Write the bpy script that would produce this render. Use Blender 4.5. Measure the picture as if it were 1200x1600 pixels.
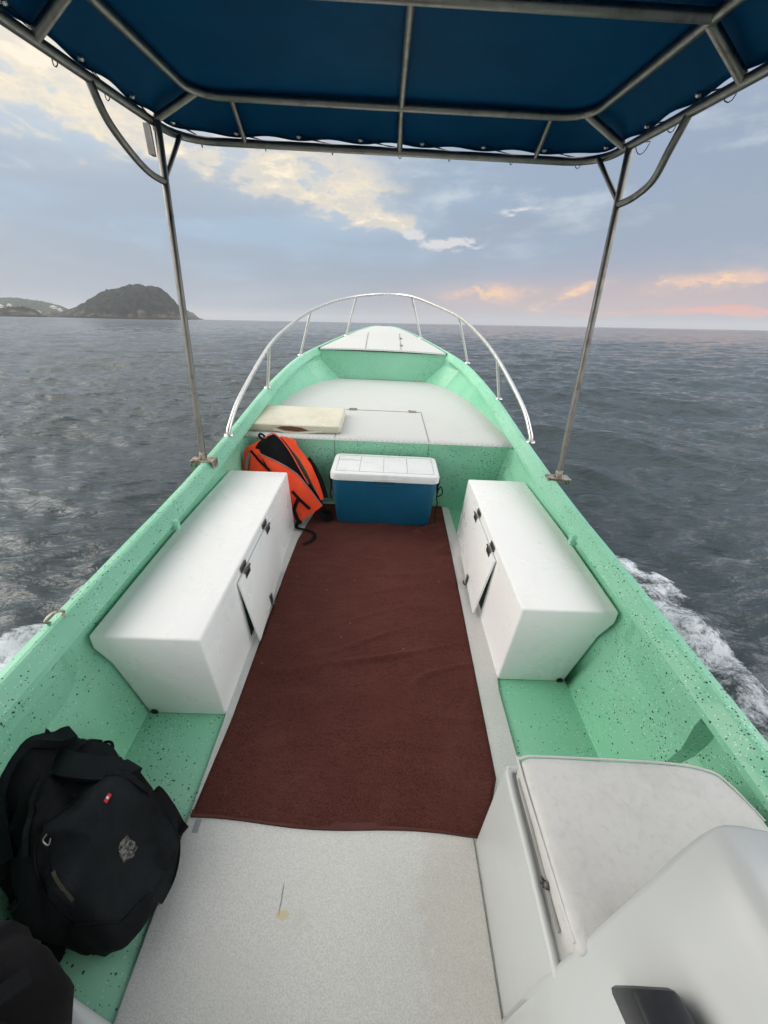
import bpy, bmesh, math, random
import numpy as np
from mathutils import Vector, Matrix, noise as mnoise

S = bpy.context.scene
for o in list(bpy.data.objects): bpy.data.objects.remove(o)
rnd = random.Random(7)
PI = math.pi

# ------------------------------------------------------------ boat attitude, camera, sky, sun
# the boat is modelled level; BOAT pitches its bow up 4.7 deg and rolls it 1.5 deg on the water
BOAT = Matrix(((0.99966, 0.0, 0.02607, 0), (0.00214, 0.99663, -0.08201, 0), (-0.02598, 0.08203, 0.99629, 0.30), (0, 0, 0, 1)))
cd = bpy.data.cameras.new('camera'); cam = bpy.data.objects.new('camera', cd); S.collection.objects.link(cam); S.camera = cam
cd.sensor_fit = 'HORIZONTAL'; cd.sensor_width = 36; cd.lens = 18.3; cd.clip_start = 0.02; cd.clip_end = 60000
RC = Matrix(((0.99907, -0.03920, -0.01822, 0), (0.00424, 0.50825, -0.86120, 0), (0.04302, 0.86032, 0.50794, 0), (0, 0, 0, 1)))
cam.matrix_world = BOAT @ Matrix.Translation((0, 0, 1.35)) @ RC
S.view_settings.view_transform = 'Standard'; S.view_settings.look = 'None'; S.view_settings.gamma = 1; S.view_settings.exposure = 0.32
S.view_settings.use_curve_mapping = False
S.cycles.max_bounces = 8; S.cycles.volume_bounces = 0

class NT:
    """small node-tree writer"""
    def __init__(s, tree): s.t = tree; s.n = tree.nodes; s.l = tree.links
    def N(s, typ, **kw):
        n = s.n.new(typ)
        for k, v in kw.items(): setattr(n, k, v)
        return n
    def put(s, sock, v):
        if isinstance(v, bpy.types.NodeSocket): s.l.new(v, sock)
        else:
            if hasattr(sock.default_value, '__len__') and len(sock.default_value) == 4 and len(v) == 3: v = (*v, 1)
            sock.default_value = v
    def m(s, op, a, b=0.0, c=None, clamp=False):
        n = s.N('ShaderNodeMath', operation=op, use_clamp=clamp); s.put(n.inputs[0], a)
        if op not in ('SINE', 'COSINE', 'ARCSINE', 'ABSOLUTE', 'SQRT', 'EXPONENT', 'FRACT'): s.put(n.inputs[1], b)
        if c is not None: s.put(n.inputs[2], c)
        return n.outputs[0]
    def noise(s, vec, scale, detail=4, rough=0.5, dist=0.0, col=False):
        n = s.N('ShaderNodeTexNoise'); s.put(n.inputs['Vector'], vec); n.inputs['Scale'].default_value = scale
        n.inputs['Detail'].default_value = detail; n.inputs['Roughness'].default_value = rough; n.inputs['Distortion'].default_value = dist
        return n.outputs['Color'] if col else n.outputs['Fac']
    def mix(s, f, a, b):
        n = s.N('ShaderNodeMix', data_type='RGBA'); s.put(n.inputs[0], f); s.put(n.inputs[6], a); s.put(n.inputs[7], b); return n.outputs[2]
    def ss(s, v, a, b, lo=0.0, hi=1.0):
        n = s.N('ShaderNodeMapRange', interpolation_type='SMOOTHSTEP'); s.put(n.inputs[0], v)
        for i, q in enumerate((a, b, lo, hi)): s.put(n.inputs[i + 1], q)
        return n.outputs[0]
    def lin(s, v, a, b, lo=0.0, hi=1.0):
        n = s.N('ShaderNodeMapRange'); s.put(n.inputs[0], v)
        for i, q in enumerate((a, b, lo, hi)): s.put(n.inputs[i + 1], q)
        return n.outputs[0]
    def map(s, vec, sc=(1, 1, 1), loc=(0, 0, 0), rot=(0, 0, 0)):
        n = s.N('ShaderNodeMapping'); s.put(n.inputs[0], vec); n.inputs['Scale'].default_value = sc; n.inputs['Location'].default_value = loc; n.inputs['Rotation'].default_value = rot
        return n.outputs[0]
    def sep(s, vec):
        n = s.N('ShaderNodeSeparateXYZ'); s.put(n.inputs[0], vec); return n.outputs
    def comb(s, x, y, z):
        n = s.N('ShaderNodeCombineXYZ'); s.put(n.inputs[0], x); s.put(n.inputs[1], y); s.put(n.inputs[2], z); return n.outputs[0]
    def bump(s, h, strength, dist, normal=None):
        n = s.N('ShaderNodeBump'); s.put(n.inputs['Height'], h); s.put(n.inputs['Strength'], strength); s.put(n.inputs['Distance'], dist)
        if normal is not None: s.put(n.inputs['Normal'], normal)
        return n.outputs[0]

SUN_EL, SUN_AZ = math.radians(36), math.radians(-78)     # soft light through the cloud, to port
w = bpy.data.worlds.new('World'); S.world = w; w.use_nodes = True
t = NT(w.node_tree); bg = w.node_tree.nodes['Background']
sky = t.N('ShaderNodeTexSky', sky_type='NISHITA', sun_disc=False); sky.sun_elevation = SUN_EL; sky.sun_rotation = SUN_AZ
sky.air_density = 1.5; sky.dust_density = 3
tc = t.N('ShaderNodeTexCoord').outputs['Generated']
dx, dy, dz = t.sep(tc)
nb = t.noise(t.map(tc, (1, 1, 3.0)), 5.0, 7, 0.6)
nf = t.noise(t.map(tc, (1, 1, 2.6), (3, 1, 2)), 13.0, 8, 0.62, 0.4)
nh = t.noise(t.map(tc, (1, 1, 2.2), (5, 8, 2)), 24.0, 8, 0.66, 0.3)
nw = t.noise(t.map(tc, (1, 1, 6.0), (9, 4, 2)), 2.2, 5, 0.55)
D = 57.2958
az = t.m('MULTIPLY', t.m('ARCTAN2', dx, dy), D)
el = t.m('MULTIPLY', t.m('ARCSINE', dz), D)
azn = t.m('ADD', az, t.m('MULTIPLY', t.m('SUBTRACT', nb, 0.5), 9.0))
eln = t.m('ADD', el, t.m('MULTIPLY', t.m('SUBTRACT', nf, 0.5), 2.2))
def blob(a, e, sa, se, tilt=0.0, soft=1.0):
    u = t.m('SUBTRACT', azn, a); v = t.m('SUBTRACT', eln, e)
    if tilt: v = t.m('SUBTRACT', v, t.m('MULTIPLY', u, tilt))
    u = t.m('DIVIDE', u, sa); v = t.m('DIVIDE', v, se)
    return t.m('EXPONENT', t.m('MULTIPLY', t.m('ADD', t.m('MULTIPLY', u, u), t.m('MULTIPLY', v, v)), -1.0))
def add(*a):
    r = a[0]
    for b in a[1:]: r = t.m('ADD', r, b)
    return r
# base: pale blue grey cloud deck, a little warmer and pinker to starboard near the horizon
side = t.ss(az, -20, 35)
hor = t.mix(side, (0.37, 0.44, 0.52), (0.38, 0.36, 0.44))
mid = t.mix(side, (0.31, 0.44, 0.60), (0.275, 0.345, 0.47))
col = t.mix(t.ss(el, 0.0, 9.0), hor, mid)
col = t.mix(t.ss(el, 14.0, 34.0), col, (0.56, 0.62, 0.70))
# soft variation of the cloud deck
col = t.mix(t.ss(nw, 0.40, 0.60, 0.0, 0.75), col, (0.28, 0.345, 0.45))
col = t.mix(t.m('MULTIPLY', t.ss(nb, 0.50, 0.72), t.ss(el, 2.0, 14.0, 0, 1.0)), col, (0.50, 0.57, 0.64))
# pink veil low to starboard
pv = add(blob(16, 2.6, 14, 2.0), blob(36, 3.0, 12, 2.2))
col = t.mix(t.m('MULTIPLY', pv, 0.62, clamp=True), col, (0.58, 0.42, 0.41))
# cream sunlit cumulus high to port and ahead
cm = add(blob(-33, 18.5, 10, 4.2), blob(-27, 16.6, 4, 1.4), blob(-14, 15.0, 9, 2.6), blob(-5, 13.2, 6, 2.8), blob(0, 10.8, 4, 0.9), t.m('MULTIPLY', blob(-26, 34, 30, 10), 0.9))
cl = t.m('MULTIPLY', cm, t.ss(t.m('ADD', t.m('ADD', t.m('MULTIPLY', nf, .45), t.m('MULTIPLY', nb, .25)), t.m('MULTIPLY', nh, .30)), 0.38, 0.60))
cm2 = t.ss(cl, 0.12, 0.75, 0, .95)
col = t.mix(t.m('MULTIPLY', cm, 0.45, clamp=True), col, (0.66, 0.68, 0.68))
col = t.mix(cm2, col, (0.86, 0.74, 0.55))
col = t.mix(t.ss(nh, 0.40, 0.62, 0, t.m('MULTIPLY', cm2, .75)), col, (0.56, 0.56, 0.56))
col = t.mix(t.ss(t.m('MULTIPLY', cm, t.ss(nf, 0.50, 0.74)), 0.2, 0.75, 0, 0.8), col, (0.98, 0.86, 0.66))
# a veil of thin sunlit cloud, high to port
col = t.mix(t.m('MULTIPLY', blob(-40, 38, 30, 15), .8, clamp=True), col, (0.84, 0.70, 0.50))
# white wisps
wi = add(blob(15.9, 11.7, 3.6, 0.45), blob(8.5, 8.8, 4.0, 0.8), blob(3, 9.6, 2.4, 0.8))
col = t.mix(t.ss(t.m('MULTIPLY', wi, t.ss(nf, 0.35, 0.6)), 0.25, 0.7, 0, 0.8), col, (0.74, 0.72, 0.72))
# orange and pink sunset scraps
om = add(t.m('MULTIPLY', blob(13, 3.6, 5.5, 1.3), .8), blob(22.0, 3.1, 3.8, 0.9, 0.42), blob(33.5, 4.3, 3.8, 0.9), t.m('MULTIPLY', blob(40, 4.9, 4, .8), .8))
omt = t.m('MULTIPLY', om, t.ss(t.m('ADD', t.m('MULTIPLY', nf, .6), t.m('MULTIPLY', nh, .4)), 0.36, 0.60))
col = t.mix(t.ss(omt, 0.05, 0.75, 0, 0.85), col, (0.86, 0.55, 0.42))
col = t.mix(t.ss(t.m('MULTIPLY', om, t.ss(nh, 0.44, 0.64)), 0.25, 0.85, 0, 0.9), col, (1.0, 0.64, 0.36))
pk = add(blob(38, 1.75, 6.5, 0.42), t.m('MULTIPLY', blob(26, 1.6, 6, .5), .45))
col = t.mix(t.ss(t.m('MULTIPLY', pk, t.ss(nf, 0.20, 0.45)), 0.15, 0.8, 0, 0.9), col, (0.95, 0.36, 0.26))
# unseen bright cloud added behind the canopy, to lift the water to port
col = t.mix(t.m('MULTIPLY', blob(-24, 33, 30, 9.5), .9, clamp=True), col, (1.22, 1.12, 0.95))
dim = t.N('ShaderNodeMix', data_type='RGBA', blend_type='MULTIPLY'); dim.inputs[0].default_value = 1
t.put(dim.inputs[6], col); dim.inputs[7].default_value = (.915, .915, .915, 1); col = dim.outputs[2]
# unseen sky overhead, made brighter to light the boat
over = t.ss(el, 26, 60, 0.0, 1.0)
col = t.mix(over, col, (1.0, 1.01, 1.0))
# out-of-view sky to each side, boosted to throw light under the canopy
lowb = t.m('MULTIPLY', t.ss(el, 2, 16), t.ss(el, 50, 72, 1, 0))
col = t.mix(t.m('MULTIPLY', t.ss(az, -64, -88), lowb), col, (3.6, 3.5, 3.3))
col = t.mix(t.m('MULTIPLY', t.ss(az, 52, 74), lowb), col, (2.5, 2.5, 2.5))
# unseen sky astern, its brightness made up to lift the aft-facing sides
col = t.mix(t.m('MULTIPLY', t.ss(dy, 0.2, -0.6), t.ss(el, -2, 12)), col, (1.25, 1.24, 1.22))
# a share of the clear atmosphere above the cloud
skm = t.N('ShaderNodeMix', data_type='RGBA', blend_type='MULTIPLY'); skm.inputs[0].default_value = 1
t.put(skm.inputs[6], sky.outputs[0]); skm.inputs[7].default_value = (0.10, 0.10, 0.10, 1)
col = t.mix(0.10, col, skm.outputs[2])
t.put(bg.inputs['Color'], col); bg.inputs['Strength'].default_value = 1.0

ld = bpy.data.lights.new('sun', 'SUN'); ld.energy = 1.0; ld.angle = math.radians(40); ld.color = (1.0, 0.93, 0.84)
sun = bpy.data.objects.new('sun', ld); S.collection.objects.link(sun)
sdir = Vector((math.sin(SUN_AZ) * math.cos(SUN_EL), math.cos(SUN_AZ) * math.cos(SUN_EL), math.sin(SUN_EL)))
sun.rotation_euler = sdir.to_track_quat('Z', 'Y').to_euler(); sun.location = sdir * 50

# ------------------------------------------------------------ helpers
boat_side = []          # top-level objects modelled in the boat's frame
def tag(o, label=None, cat=None, group=None, kind=None):
    if label: o['label'] = label
    if cat: o['category'] = cat
    if group: o['group'] = group
    if kind: o['kind'] = kind
    return o
def empty(name, loc=(0, 0, 0), onboat=True):
    o = bpy.data.objects.new(name, None); S.collection.objects.link(o); o.location = loc; o.empty_display_size = .1
    if onboat: boat_side.append(o)
    return o
class MB:
    def __init__(s): s.v = []; s.f = []
    def add(s, vs, fs):
        k = len(s.v); s.v += [tuple(map(float, p)) for p in vs]; s.f += [tuple(i + k for i in f) for f in fs]; return s
    def box(s, x0, x1, y0, y1, z0, z1):
        return s.add([(x0, y0, z0), (x1, y0, z0), (x1, y1, z0), (x0, y1, z0), (x0, y0, z1), (x1, y0, z1), (x1, y1, z1), (x0, y1, z1)],
                     [(0, 3, 2, 1), (4, 5, 6, 7), (0, 1, 5, 4), (1, 2, 6, 5), (2, 3, 7, 6), (3, 0, 4, 7)])
    def loft(s, rings, closed=True, cap=True):
        n = len(rings[0]); vs = [p for r in rings for p in r]; fs = []
        for i in range(len(rings) - 1):
            for j in range(n if closed else n - 1):
                a = i * n + j; b = i * n + (j + 1) % n; fs.append((a, b, b + n, a + n))
        if cap and closed: fs.append(tuple(range(n - 1, -1, -1))); fs.append(tuple(range((len(rings) - 1) * n, len(rings) * n)))
        return s.add(vs, fs)
    def tube(s, pts, r, n=10, rr=None, closed=False):
        pts = [Vector(p) for p in pts]; rings = []; T0 = None; u = None
        for i, p in enumerate(pts):
            a = pts[i - 1] if (i > 0 or closed) else p; b = pts[(i + 1) % len(pts)] if (i < len(pts) - 1 or closed) else p
            T = (b - a).normalized()
            if u is None: u = T.orthogonal().normalized()
            else: u = (u - T * u.dot(T)).normalized()
            v = T.cross(u); q = rr[i] if rr else r
            rings.append([p + (u * math.cos(2 * PI * k / n) + v * math.sin(2 * PI * k / n)) * q for k in range(n)])
        if closed: rings.append(rings[0]); return s.loft(rings, True, False)
        return s.loft(rings)
    def ribbon(s, pts, wdt, th, up=(0, 0, 1)):
        """flat strap along pts"""
        pts = [Vector(p) for p in pts]; rings = []
        for i, p in enumerate(pts):
            T = (pts[min(i + 1, len(pts) - 1)] - pts[max(i - 1, 0)]).normalized(); U = up[i] if isinstance(up, list) else up
            U = Vector(U); sd = T.cross(U).normalized(); U = sd.cross(T).normalized()
            rings.append([p - sd * wdt / 2 - U * th / 2, p + sd * wdt / 2 - U * th / 2, p + sd * wdt / 2 + U * th / 2, p - sd * wdt / 2 + U * th / 2])
        return s.loft(rings)
    def disc(s, c, nrm, r, th, n=16, r2=None):
        c = Vector(c); nrm = Vector(nrm).normalized(); u = nrm.orthogonal().normalized(); v = nrm.cross(u); r2 = r if r2 is None else r2
        return s.loft([[c + (u * math.cos(2 * PI * k / n) + v * math.sin(2 * PI * k / n)) * r for k in range(n)],
                       [c + nrm * th + (u * math.cos(2 * PI * k / n) + v * math.sin(2 * PI * k / n)) * r2 for k in range(n)]])
    def build(s, name, mat, parent=None, smooth=False, bevel=0, seg=2, ang=30, sub=0, weld=False):
        me = bpy.data.meshes.new(name); me.from_pydata(s.v, [], s.f); me.update()
        bm = bmesh.new(); bm.from_mesh(me)
        if weld: bmesh.ops.remove_doubles(bm, verts=bm.verts, dist=1e-5)
        bmesh.ops.recalc_face_normals(bm, faces=bm.faces)
        if bevel:
            es = [e for e in bm.edges if len(e.link_faces) == 2 and e.calc_face_angle(0) > math.radians(25)]
            bmesh.ops.bevel(bm, geom=es, offset=bevel, segments=seg, affect='EDGES', profile=0.5, clamp_overlap=True)
        bm.to_mesh(me); bm.free()
        if smooth or bevel:
            for p in me.polygons: p.use_smooth = True
            me.set_sharp_from_angle(angle=math.radians(ang))
        if mat: me.materials.append(mat)
        o = bpy.data.objects.new(name, me); S.collection.objects.link(o)
        if parent is not None: o.parent = parent
        if sub:
            md = o.modifiers.new('sub', 'SUBSURF'); md.levels = sub; md.render_levels = sub
        return o
def spline(pts, n=8, closed=False):
    P = [Vector(p) for p in pts]; out = []; L = len(P)
    for i in range(L if closed else L - 1):
        a, b, c, d = (P[(i - 1) % L], P[i], P[(i + 1) % L], P[(i + 2) % L]) if closed else (P[max(i - 1, 0)], P[i], P[i + 1], P[min(i + 2, L - 1)])
        for k in range(n):
            q = k / n; out.append(0.5 * ((2 * b) + (c - a) * q + (2 * a - 5 * b + 4 * c - d) * q * q + (3 * b - a - 3 * c + d) * q ** 3))
    if not closed: out.append(P[-1])
    return out
def interp(y, tab):
    xs = [a for a, b in tab]; ys = [b for a, b in tab]
    return float(np.interp(y, xs, ys))
def slab(pts, frame, th, name, mat, parent, puff=0.0, bevel=0.004, off=0.0, grid=0):
    """soft panel: outline pts (a,b) on a frame (origin, ua, ub, normal), real thickness, cushioned middle"""
    O, ua, ub, nn = frame
    P = [Vector((a, b)) for a, b in pts]; c = sum(P, Vector((0, 0))) / len(P)
    V = []; F = []; K = 5
    for sgn in (1, -1):
        base = len(V)
        for k in range(K):
            s_ = 1 - k / K
            for p in P:
                q = c + (p - c) * s_; h = off + sgn * th / 2 + sgn * puff * (1 - s_ ** 2.2)
                h += 0.003 * mnoise.noise(Vector((q.x * 14, q.y * 14, 3.1))) * (1 if k else 0)
                V.append(O + ua * q.x + ub * q.y + nn * h)
        V.append(O + ua * c.x + ub * c.y + nn * (off + sgn * (th / 2 + puff)))
        n = len(P)
        for k in range(K - 1):
            for j in range(n):
                a = base + k * n + j; b = base + k * n + (j + 1) % n; F.append((a, b, b + n, a + n))
        for j in range(n): F.append((base + (K - 1) * n + j, base + (K - 1) * n + (j + 1) % n, base + K * n))
    n = len(P); b2 = K * n + 1
    for j in range(n): F.append((j, (j + 1) % n, b2 + (j + 1) % n, b2 + j))
    m = MB(); m.v = [tuple(v) for v in V]; m.f = F
    return m.build(name, mat, parent, smooth=True, ang=50)

# ------------------------------------------------------------ materials
def mat(name, base=(.5, .5, .5), rough=.5, metal=0.0, spec=0.5):
    m = bpy.data.materials.new(name); m.use_nodes = True; n = NT(m.node_tree); b = m.node_tree.nodes['Principled BSDF']
    b.inputs['Base Color'].default_value = (*base, 1); b.inputs['Roughness'].default_value = rough; b.inputs['Metallic'].default_value = metal
    b.inputs['Specular IOR Level'].default_value = spec
    return m, n, b
def objco(n): return n.N('ShaderNodeTexCoord').outputs['Object']

def speckled():
    m, n, b = mat('mint_speckled_gelcoat', rough=.38)
    co = objco(n)
    dens = n.noise(co, 4.0, 4, 0.65)
    def spots(scale, off, keep, size):
        v = n.N('ShaderNodeTexVoronoi'); n.put(v.inputs['Vector'], n.map(co, (1, 1, 1), off)); v.inputs['Scale'].default_value = scale
        r, g, bb = n.sep(v.outputs['Color'])
        rad = n.m('MULTIPLY', n.m('POWER', g, 1.6), size)
        wob = n.m('MULTIPLY', n.noise(co, scale * 4, 2), 0.14)
        inside = n.m('LESS_THAN', n.m('ADD', v.outputs['Distance'], wob), n.m('ADD', rad, 0.10))
        k = n.m('LESS_THAN', r, n.m('MULTIPLY', n.ss(dens, 0.40, 0.62, 0.16, 1.0), keep))
        return n.m('MULTIPLY', inside, k)
    dk = n.m('MAXIMUM', spots(98, (0, 0, 0), 0.66, 0.31), spots(155, (4, 2, 1), 0.85, 0.30))
    wh = n.m('MAXIMUM', spots(120, (7, 1, 9), 0.45, 0.28), spots(190, (2, 8, 5), 0.8, 0.34))
    tone = n.noise(co, 1.7, 4, 0.6)
    base = n.mix(n.ss(tone, .35, .68), (0.215, 0.545, 0.360), (0.290, 0.625, 0.445))
    dirt = n.ss(n.noise(n.map(co, (1, 1, 1), (5, 5, 5)), 6, 6, .7), .55, .78, 0, .35)
    base = n.mix(dirt, base, (0.30, 0.44, 0.30))
    c = n.mix(wh, base, (0.50, 0.74, 0.62)); c = n.mix(dk, c, (0.012, 0.060, 0.050))
    n.put(b.inputs['Base Color'], c)
    h = n.noise(co, 7, 4, .55); h2 = n.noise(co, 90, 2, .5)
    n.put(b.inputs['Normal'], n.bump(n.m('ADD', h, n.m('MULTIPLY', h2, .06)), .35, .01))
    n.put(b.inputs['Roughness'], n.lin(tone, .3, .7, .30, .48))
    return m
M_GREEN = speckled()
def whitegel(name, a=(.88, .885, .88), c2=(.83, .835, .82), rough=.26, dirt=.12):
    m, n, b = mat(name, rough=rough); co = objco(n)
    s1 = n.noise(co, 4, 6, .62); s2 = n.noise(n.map(co, (1, .25, 1), (3, 0, 0)), 14, 5, .6)
    c = n.mix(n.ss(s1, .42, .75, 0, dirt * 2), a, c2); c = n.mix(n.ss(s2, .58, .78, 0, dirt), c, (.55, .56, .54))
    sp = n.N('ShaderNodeTexVoronoi'); n.put(sp.inputs['Vector'], co); sp.inputs['Scale'].default_value = 22
    r, g, bb = n.sep(sp.outputs['Color'])
    k = n.m('MULTIPLY', n.m('LESS_THAN', sp.outputs['Distance'], .07), n.m('LESS_THAN', r, .10))
    c = n.mix(n.m('MULTIPLY', k, .30), c, (.30, .30, .26))
    sc = n.noise(n.map(co, (6, .7, 6), (1, 2, 0)), 9, 6, .75); c = n.mix(n.ss(sc, .60, .76, 0, .13), c, (.58, .59, .57))
    n.put(b.inputs['Base Color'], c)
    n.put(b.inputs['Normal'], n.bump(n.m('ADD', n.noise(co, 7, 3), n.m('MULTIPLY', n.noise(co, 60, 2), .05)), .22, .012))
    n.put(b.inputs['Roughness'], n.lin(s1, .3, .7, rough - .06, rough + .16))
    return m
M_WHITE = whitegel('white_gelcoat')
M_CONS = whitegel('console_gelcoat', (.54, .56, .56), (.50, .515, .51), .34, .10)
def nonskid():
    m, n, b = mat('white_nonskid_paint', rough=.75); co = objco(n)
    g = n.noise(co, 330, 4, .75); s1 = n.noise(co, 3.5, 6, .65); s2 = n.noise(n.map(co, (1, 1, 1), (4, 4, 0)), 11, 6, .7)
    c = n.mix(n.ss(g, .38, .60), (.57, .57, .55), (.73, .73, .715))
    c = n.mix(n.ss(s1, .45, .75, 0, .45), c, (.60, .60, .56)); c = n.mix(n.ss(s2, .57, .80, 0, .45), c, (.52, .50, .46))
    x, y, z = n.sep(co)
    def near(px, py, sx, sy, nz=.5):
        q = n.noise(co, 40, 4)
        u = n.m('DIVIDE', n.m('ADD', n.m('SUBTRACT', x, px), n.m('MULTIPLY', n.m('SUBTRACT', q, .5), sx * 1.6)), sx); v = n.m('DIVIDE', n.m('ADD', n.m('SUBTRACT', y, py), n.m('MULTIPLY', n.m('SUBTRACT', q, .5), sy * .8)), sy)
        return n.ss(n.m('ADD', n.m('MULTIPLY', u, u), n.m('MULTIPLY', v, v)), .3, 1.2, 1, 0)
    c = n.mix(n.m('MULTIPLY', near(-.192, .318, .016, .011), .75), c, (.64, .54, .30))
    c = n.mix(n.m('MULTIPLY', near(-.200, .350, .0022, .035), .8), c, (.20, .18, .15))
    c = n.mix(n.m('MULTIPLY', near(.24, .30, .10, .35), .28), c, (.50, .46, .38))
    n.put(b.inputs['Base Color'], c)
    n.put(b.inputs['Normal'], n.bump(g, .7, .0025))
    return m
M_SKID = nonskid()
def tread():
    m, n, b = mat('white_tread_deck', rough=.5); co = objco(n)
    r = n.map(co, (1, 1, 1), (0, 0, 0), (0, 0, PI / 4)); x, y, z = n.sep(r)
    fx = n.m('ABSOLUTE', n.m('SUBTRACT', n.m('FRACT', n.m('MULTIPLY', x, 42)), .5)); fy = n.m('ABSOLUTE', n.m('SUBTRACT', n.m('FRACT', n.m('MULTIPLY', y, 42)), .5))
    h = n.ss(n.m('MAXIMUM', fx, fy), .26, .44, 1, 0)
    s1 = n.noise(co, 3, 6, .65)
    c = n.mix(h, (.52, .53, .52), (.61, .62, .61)); c = n.mix(n.ss(s1, .45, .75, 0, .4), c, (.54, .54, .50))
    n.put(b.inputs['Base Color'], c); n.put(b.inputs['Normal'], n.bump(h, .6, .002))
    return m
M_TREAD = tread()
def steel(name='galvanised_tube', base=(.50, .49, .46), rough=.36, bs=.15, dk=.45):
    m, n, b = mat(name, base, rough, 1.0); co = objco(n)
    s = n.noise(co, 18, 5, .65); st = n.noise(n.map(co, (1, 1, .2)), 70, 3)
    n.put(b.inputs['Base Color'], n.mix(n.ss(s, .5, .75), base, tuple(v * dk for v in base)))
    n.put(b.inputs['Roughness'], n.lin(st, .3, .7, rough - .1, rough + .16))
    n.put(b.inputs['Normal'], n.bump(s, bs, .002)); return m
M_TUBE = steel('galvanised_tube', (.27, .255, .235), .38, .06, .6); M_RAIL = steel('polished_rail', (.66, .65, .63), .30, .02, .85)
def rusty():
    m, n, b = mat('stained_steel_clamp', (.45, .42, .37), .4, .9); co = objco(n); s = n.noise(co, 40, 5, .65)
    n.put(b.inputs['Base Color'], n.mix(n.ss(s, .48, .6), (.46, .42, .36), (.13, .055, .025))); n.put(b.inputs['Metallic'], n.ss(s, .48, .6, .9, .1)); return m
M_RUST = rusty(); M_HINGE = steel('dull_hinge_steel', (.16, .15, .14), .42)
def canvas():
    m, n, b = mat('blue_vinyl_canopy', (.008, .085, .20), .6, 0, .12); co = objco(n)
    s = n.noise(co, 3, 5, .6); c = n.mix(n.ss(s, .35, .7), (.002, .095, .215), (.003, .120, .265)); n.put(b.inputs['Base Color'], c)
    wv = n.noise(n.map(co, (1, 1, 1)), 400, 1); n.put(b.inputs['Normal'], n.bump(n.m('ADD', n.noise(co, 5, 3), n.m('MULTIPLY', wv, .03)), .3, .02))
    tr = n.N('ShaderNodeBsdfTranslucent'); n.put(tr.inputs[0], (.001, .060, .135)); mx = n.N('ShaderNodeMixShader'); mx.inputs[0].default_value = .45
    n.l.new(b.outputs[0], mx.inputs[1]); n.l.new(tr.outputs[0], mx.inputs[2]); n.l.new(mx.outputs[0], n.n['Material Output'].inputs[0]); return m
M_CANVAS = canvas()
def towelm():
    m, n, b = mat('maroon_terry', rough=.95, spec=.1); co = objco(n)
    p = n.noise(co, 320, 3, .7); s = n.noise(co, 5, 6, .7); s2 = n.noise(n.map(co, (1, 2.2, 1)), 34, 5, .7)
    c = n.mix(n.ss(p, .34, .62), (.040, .012, .010), (.125, .042, .034)); c = n.mix(n.ss(s, .45, .75, 0, .40), c, (.150, .060, .047)); c = n.mix(n.ss(s2, .48, .72, 0, .30), c, (.035, .012, .011))
    lint = n.N('ShaderNodeTexVoronoi'); n.put(lint.inputs['Vector'], co); lint.inputs['Scale'].default_value = 30
    r, g, bb = n.sep(lint.outputs['Color']); k = n.m('MULTIPLY', n.m('LESS_THAN', lint.outputs['Distance'], .055), n.m('LESS_THAN', r, .06)); c = n.mix(k, c, (.5, .42, .36))
    n.put(b.inputs['Base Color'], c); n.put(b.inputs['Normal'], n.bump(n.m('ADD', n.m('MULTIPLY', p, .5), n.m('ADD', s2, n.m('MULTIPLY', s, 1.5))), 1.0, .008))
    b.inputs['Sheen Weight'].default_value = .25; b.inputs['Sheen Roughness'].default_value = .5; b.inputs['Sheen Tint'].default_value = (.5, .2, .18, 1)
    return m
M_TOWEL = towelm()
def cloth(name, a, b2, rough=.8, sc=260, bs=.5, spec=.3):
    m, n, b = mat(name, rough=rough, spec=spec); co = objco(n); wv = n.noise(co, sc, 2, .6); s = n.noise(co, 9, 5, .6)
    c = n.mix(n.ss(s, .38, .68), a, b2); n.put(b.inputs['Base Color'], c)
    n.put(b.inputs['Normal'], n.bump(n.m('ADD', n.m('MULTIPLY', wv, .12), s), bs, .012)); return m
M_BLACK = cloth('black_nylon', (.0035, .004, .005), (.007, .008, .010), .78, spec=.2)
M_BLACK2 = cloth('black_bag_panel', (.004, .006, .008), (.008, .011, .014), .68, spec=.2)
M_DARKCOAT = cloth('charcoal_fabric', (.0045, .004, .005), (.009, .008, .010), .88, spec=.2)
M_ORANGE = cloth('orange_vest_nylon', (.95, .075, .020), (1.0, .105, .032), .6, 300, .6)
M_PINK = cloth('coral_piping', (.85, .12, .09), (.80, .10, .08), .6)
M_GREYTAPE = cloth('grey_reflective_tape', (.22, .22, .23), (.30, .30, .31), .4)
def vinyl(name, a, b2, c3):
    m, n, b = mat(name, rough=.55); co = objco(n); s = n.noise(n.map(co, (1, 1, 1), (1, 5, 2)), 5, 7, .72, .2); f = n.noise(co, 60, 4, .7)
    c = n.mix(n.ss(s, .40, .66), a, b2); c = n.mix(n.ss(f, .48, .74, 0, .42), c, c3); n.put(b.inputs['Base Color'], c)
    n.put(b.inputs['Normal'], n.bump(n.m('ADD', n.noise(co, 5, 4), n.m('MULTIPLY', f, .15)), .4, .012)); return m
M_SEAT = vinyl('grey_white_seat_vinyl', (.59, .585, .57), (.51, .505, .495), (.42, .415, .41))
M_CUSH = vinyl('yellowed_cushion_vinyl', (.66, .64, .52), (.58, .55, .43), (.42, .36, .26))
M_FOAMCORE, _n, _b = mat('brown_old_foam', (.16, .075, .03), .95)
_n.put(_b.inputs['Base Color'], _n.mix(_n.noise(objco(_n), 120, 4), (.07, .03, .012), (.24, .12, .05)))
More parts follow.
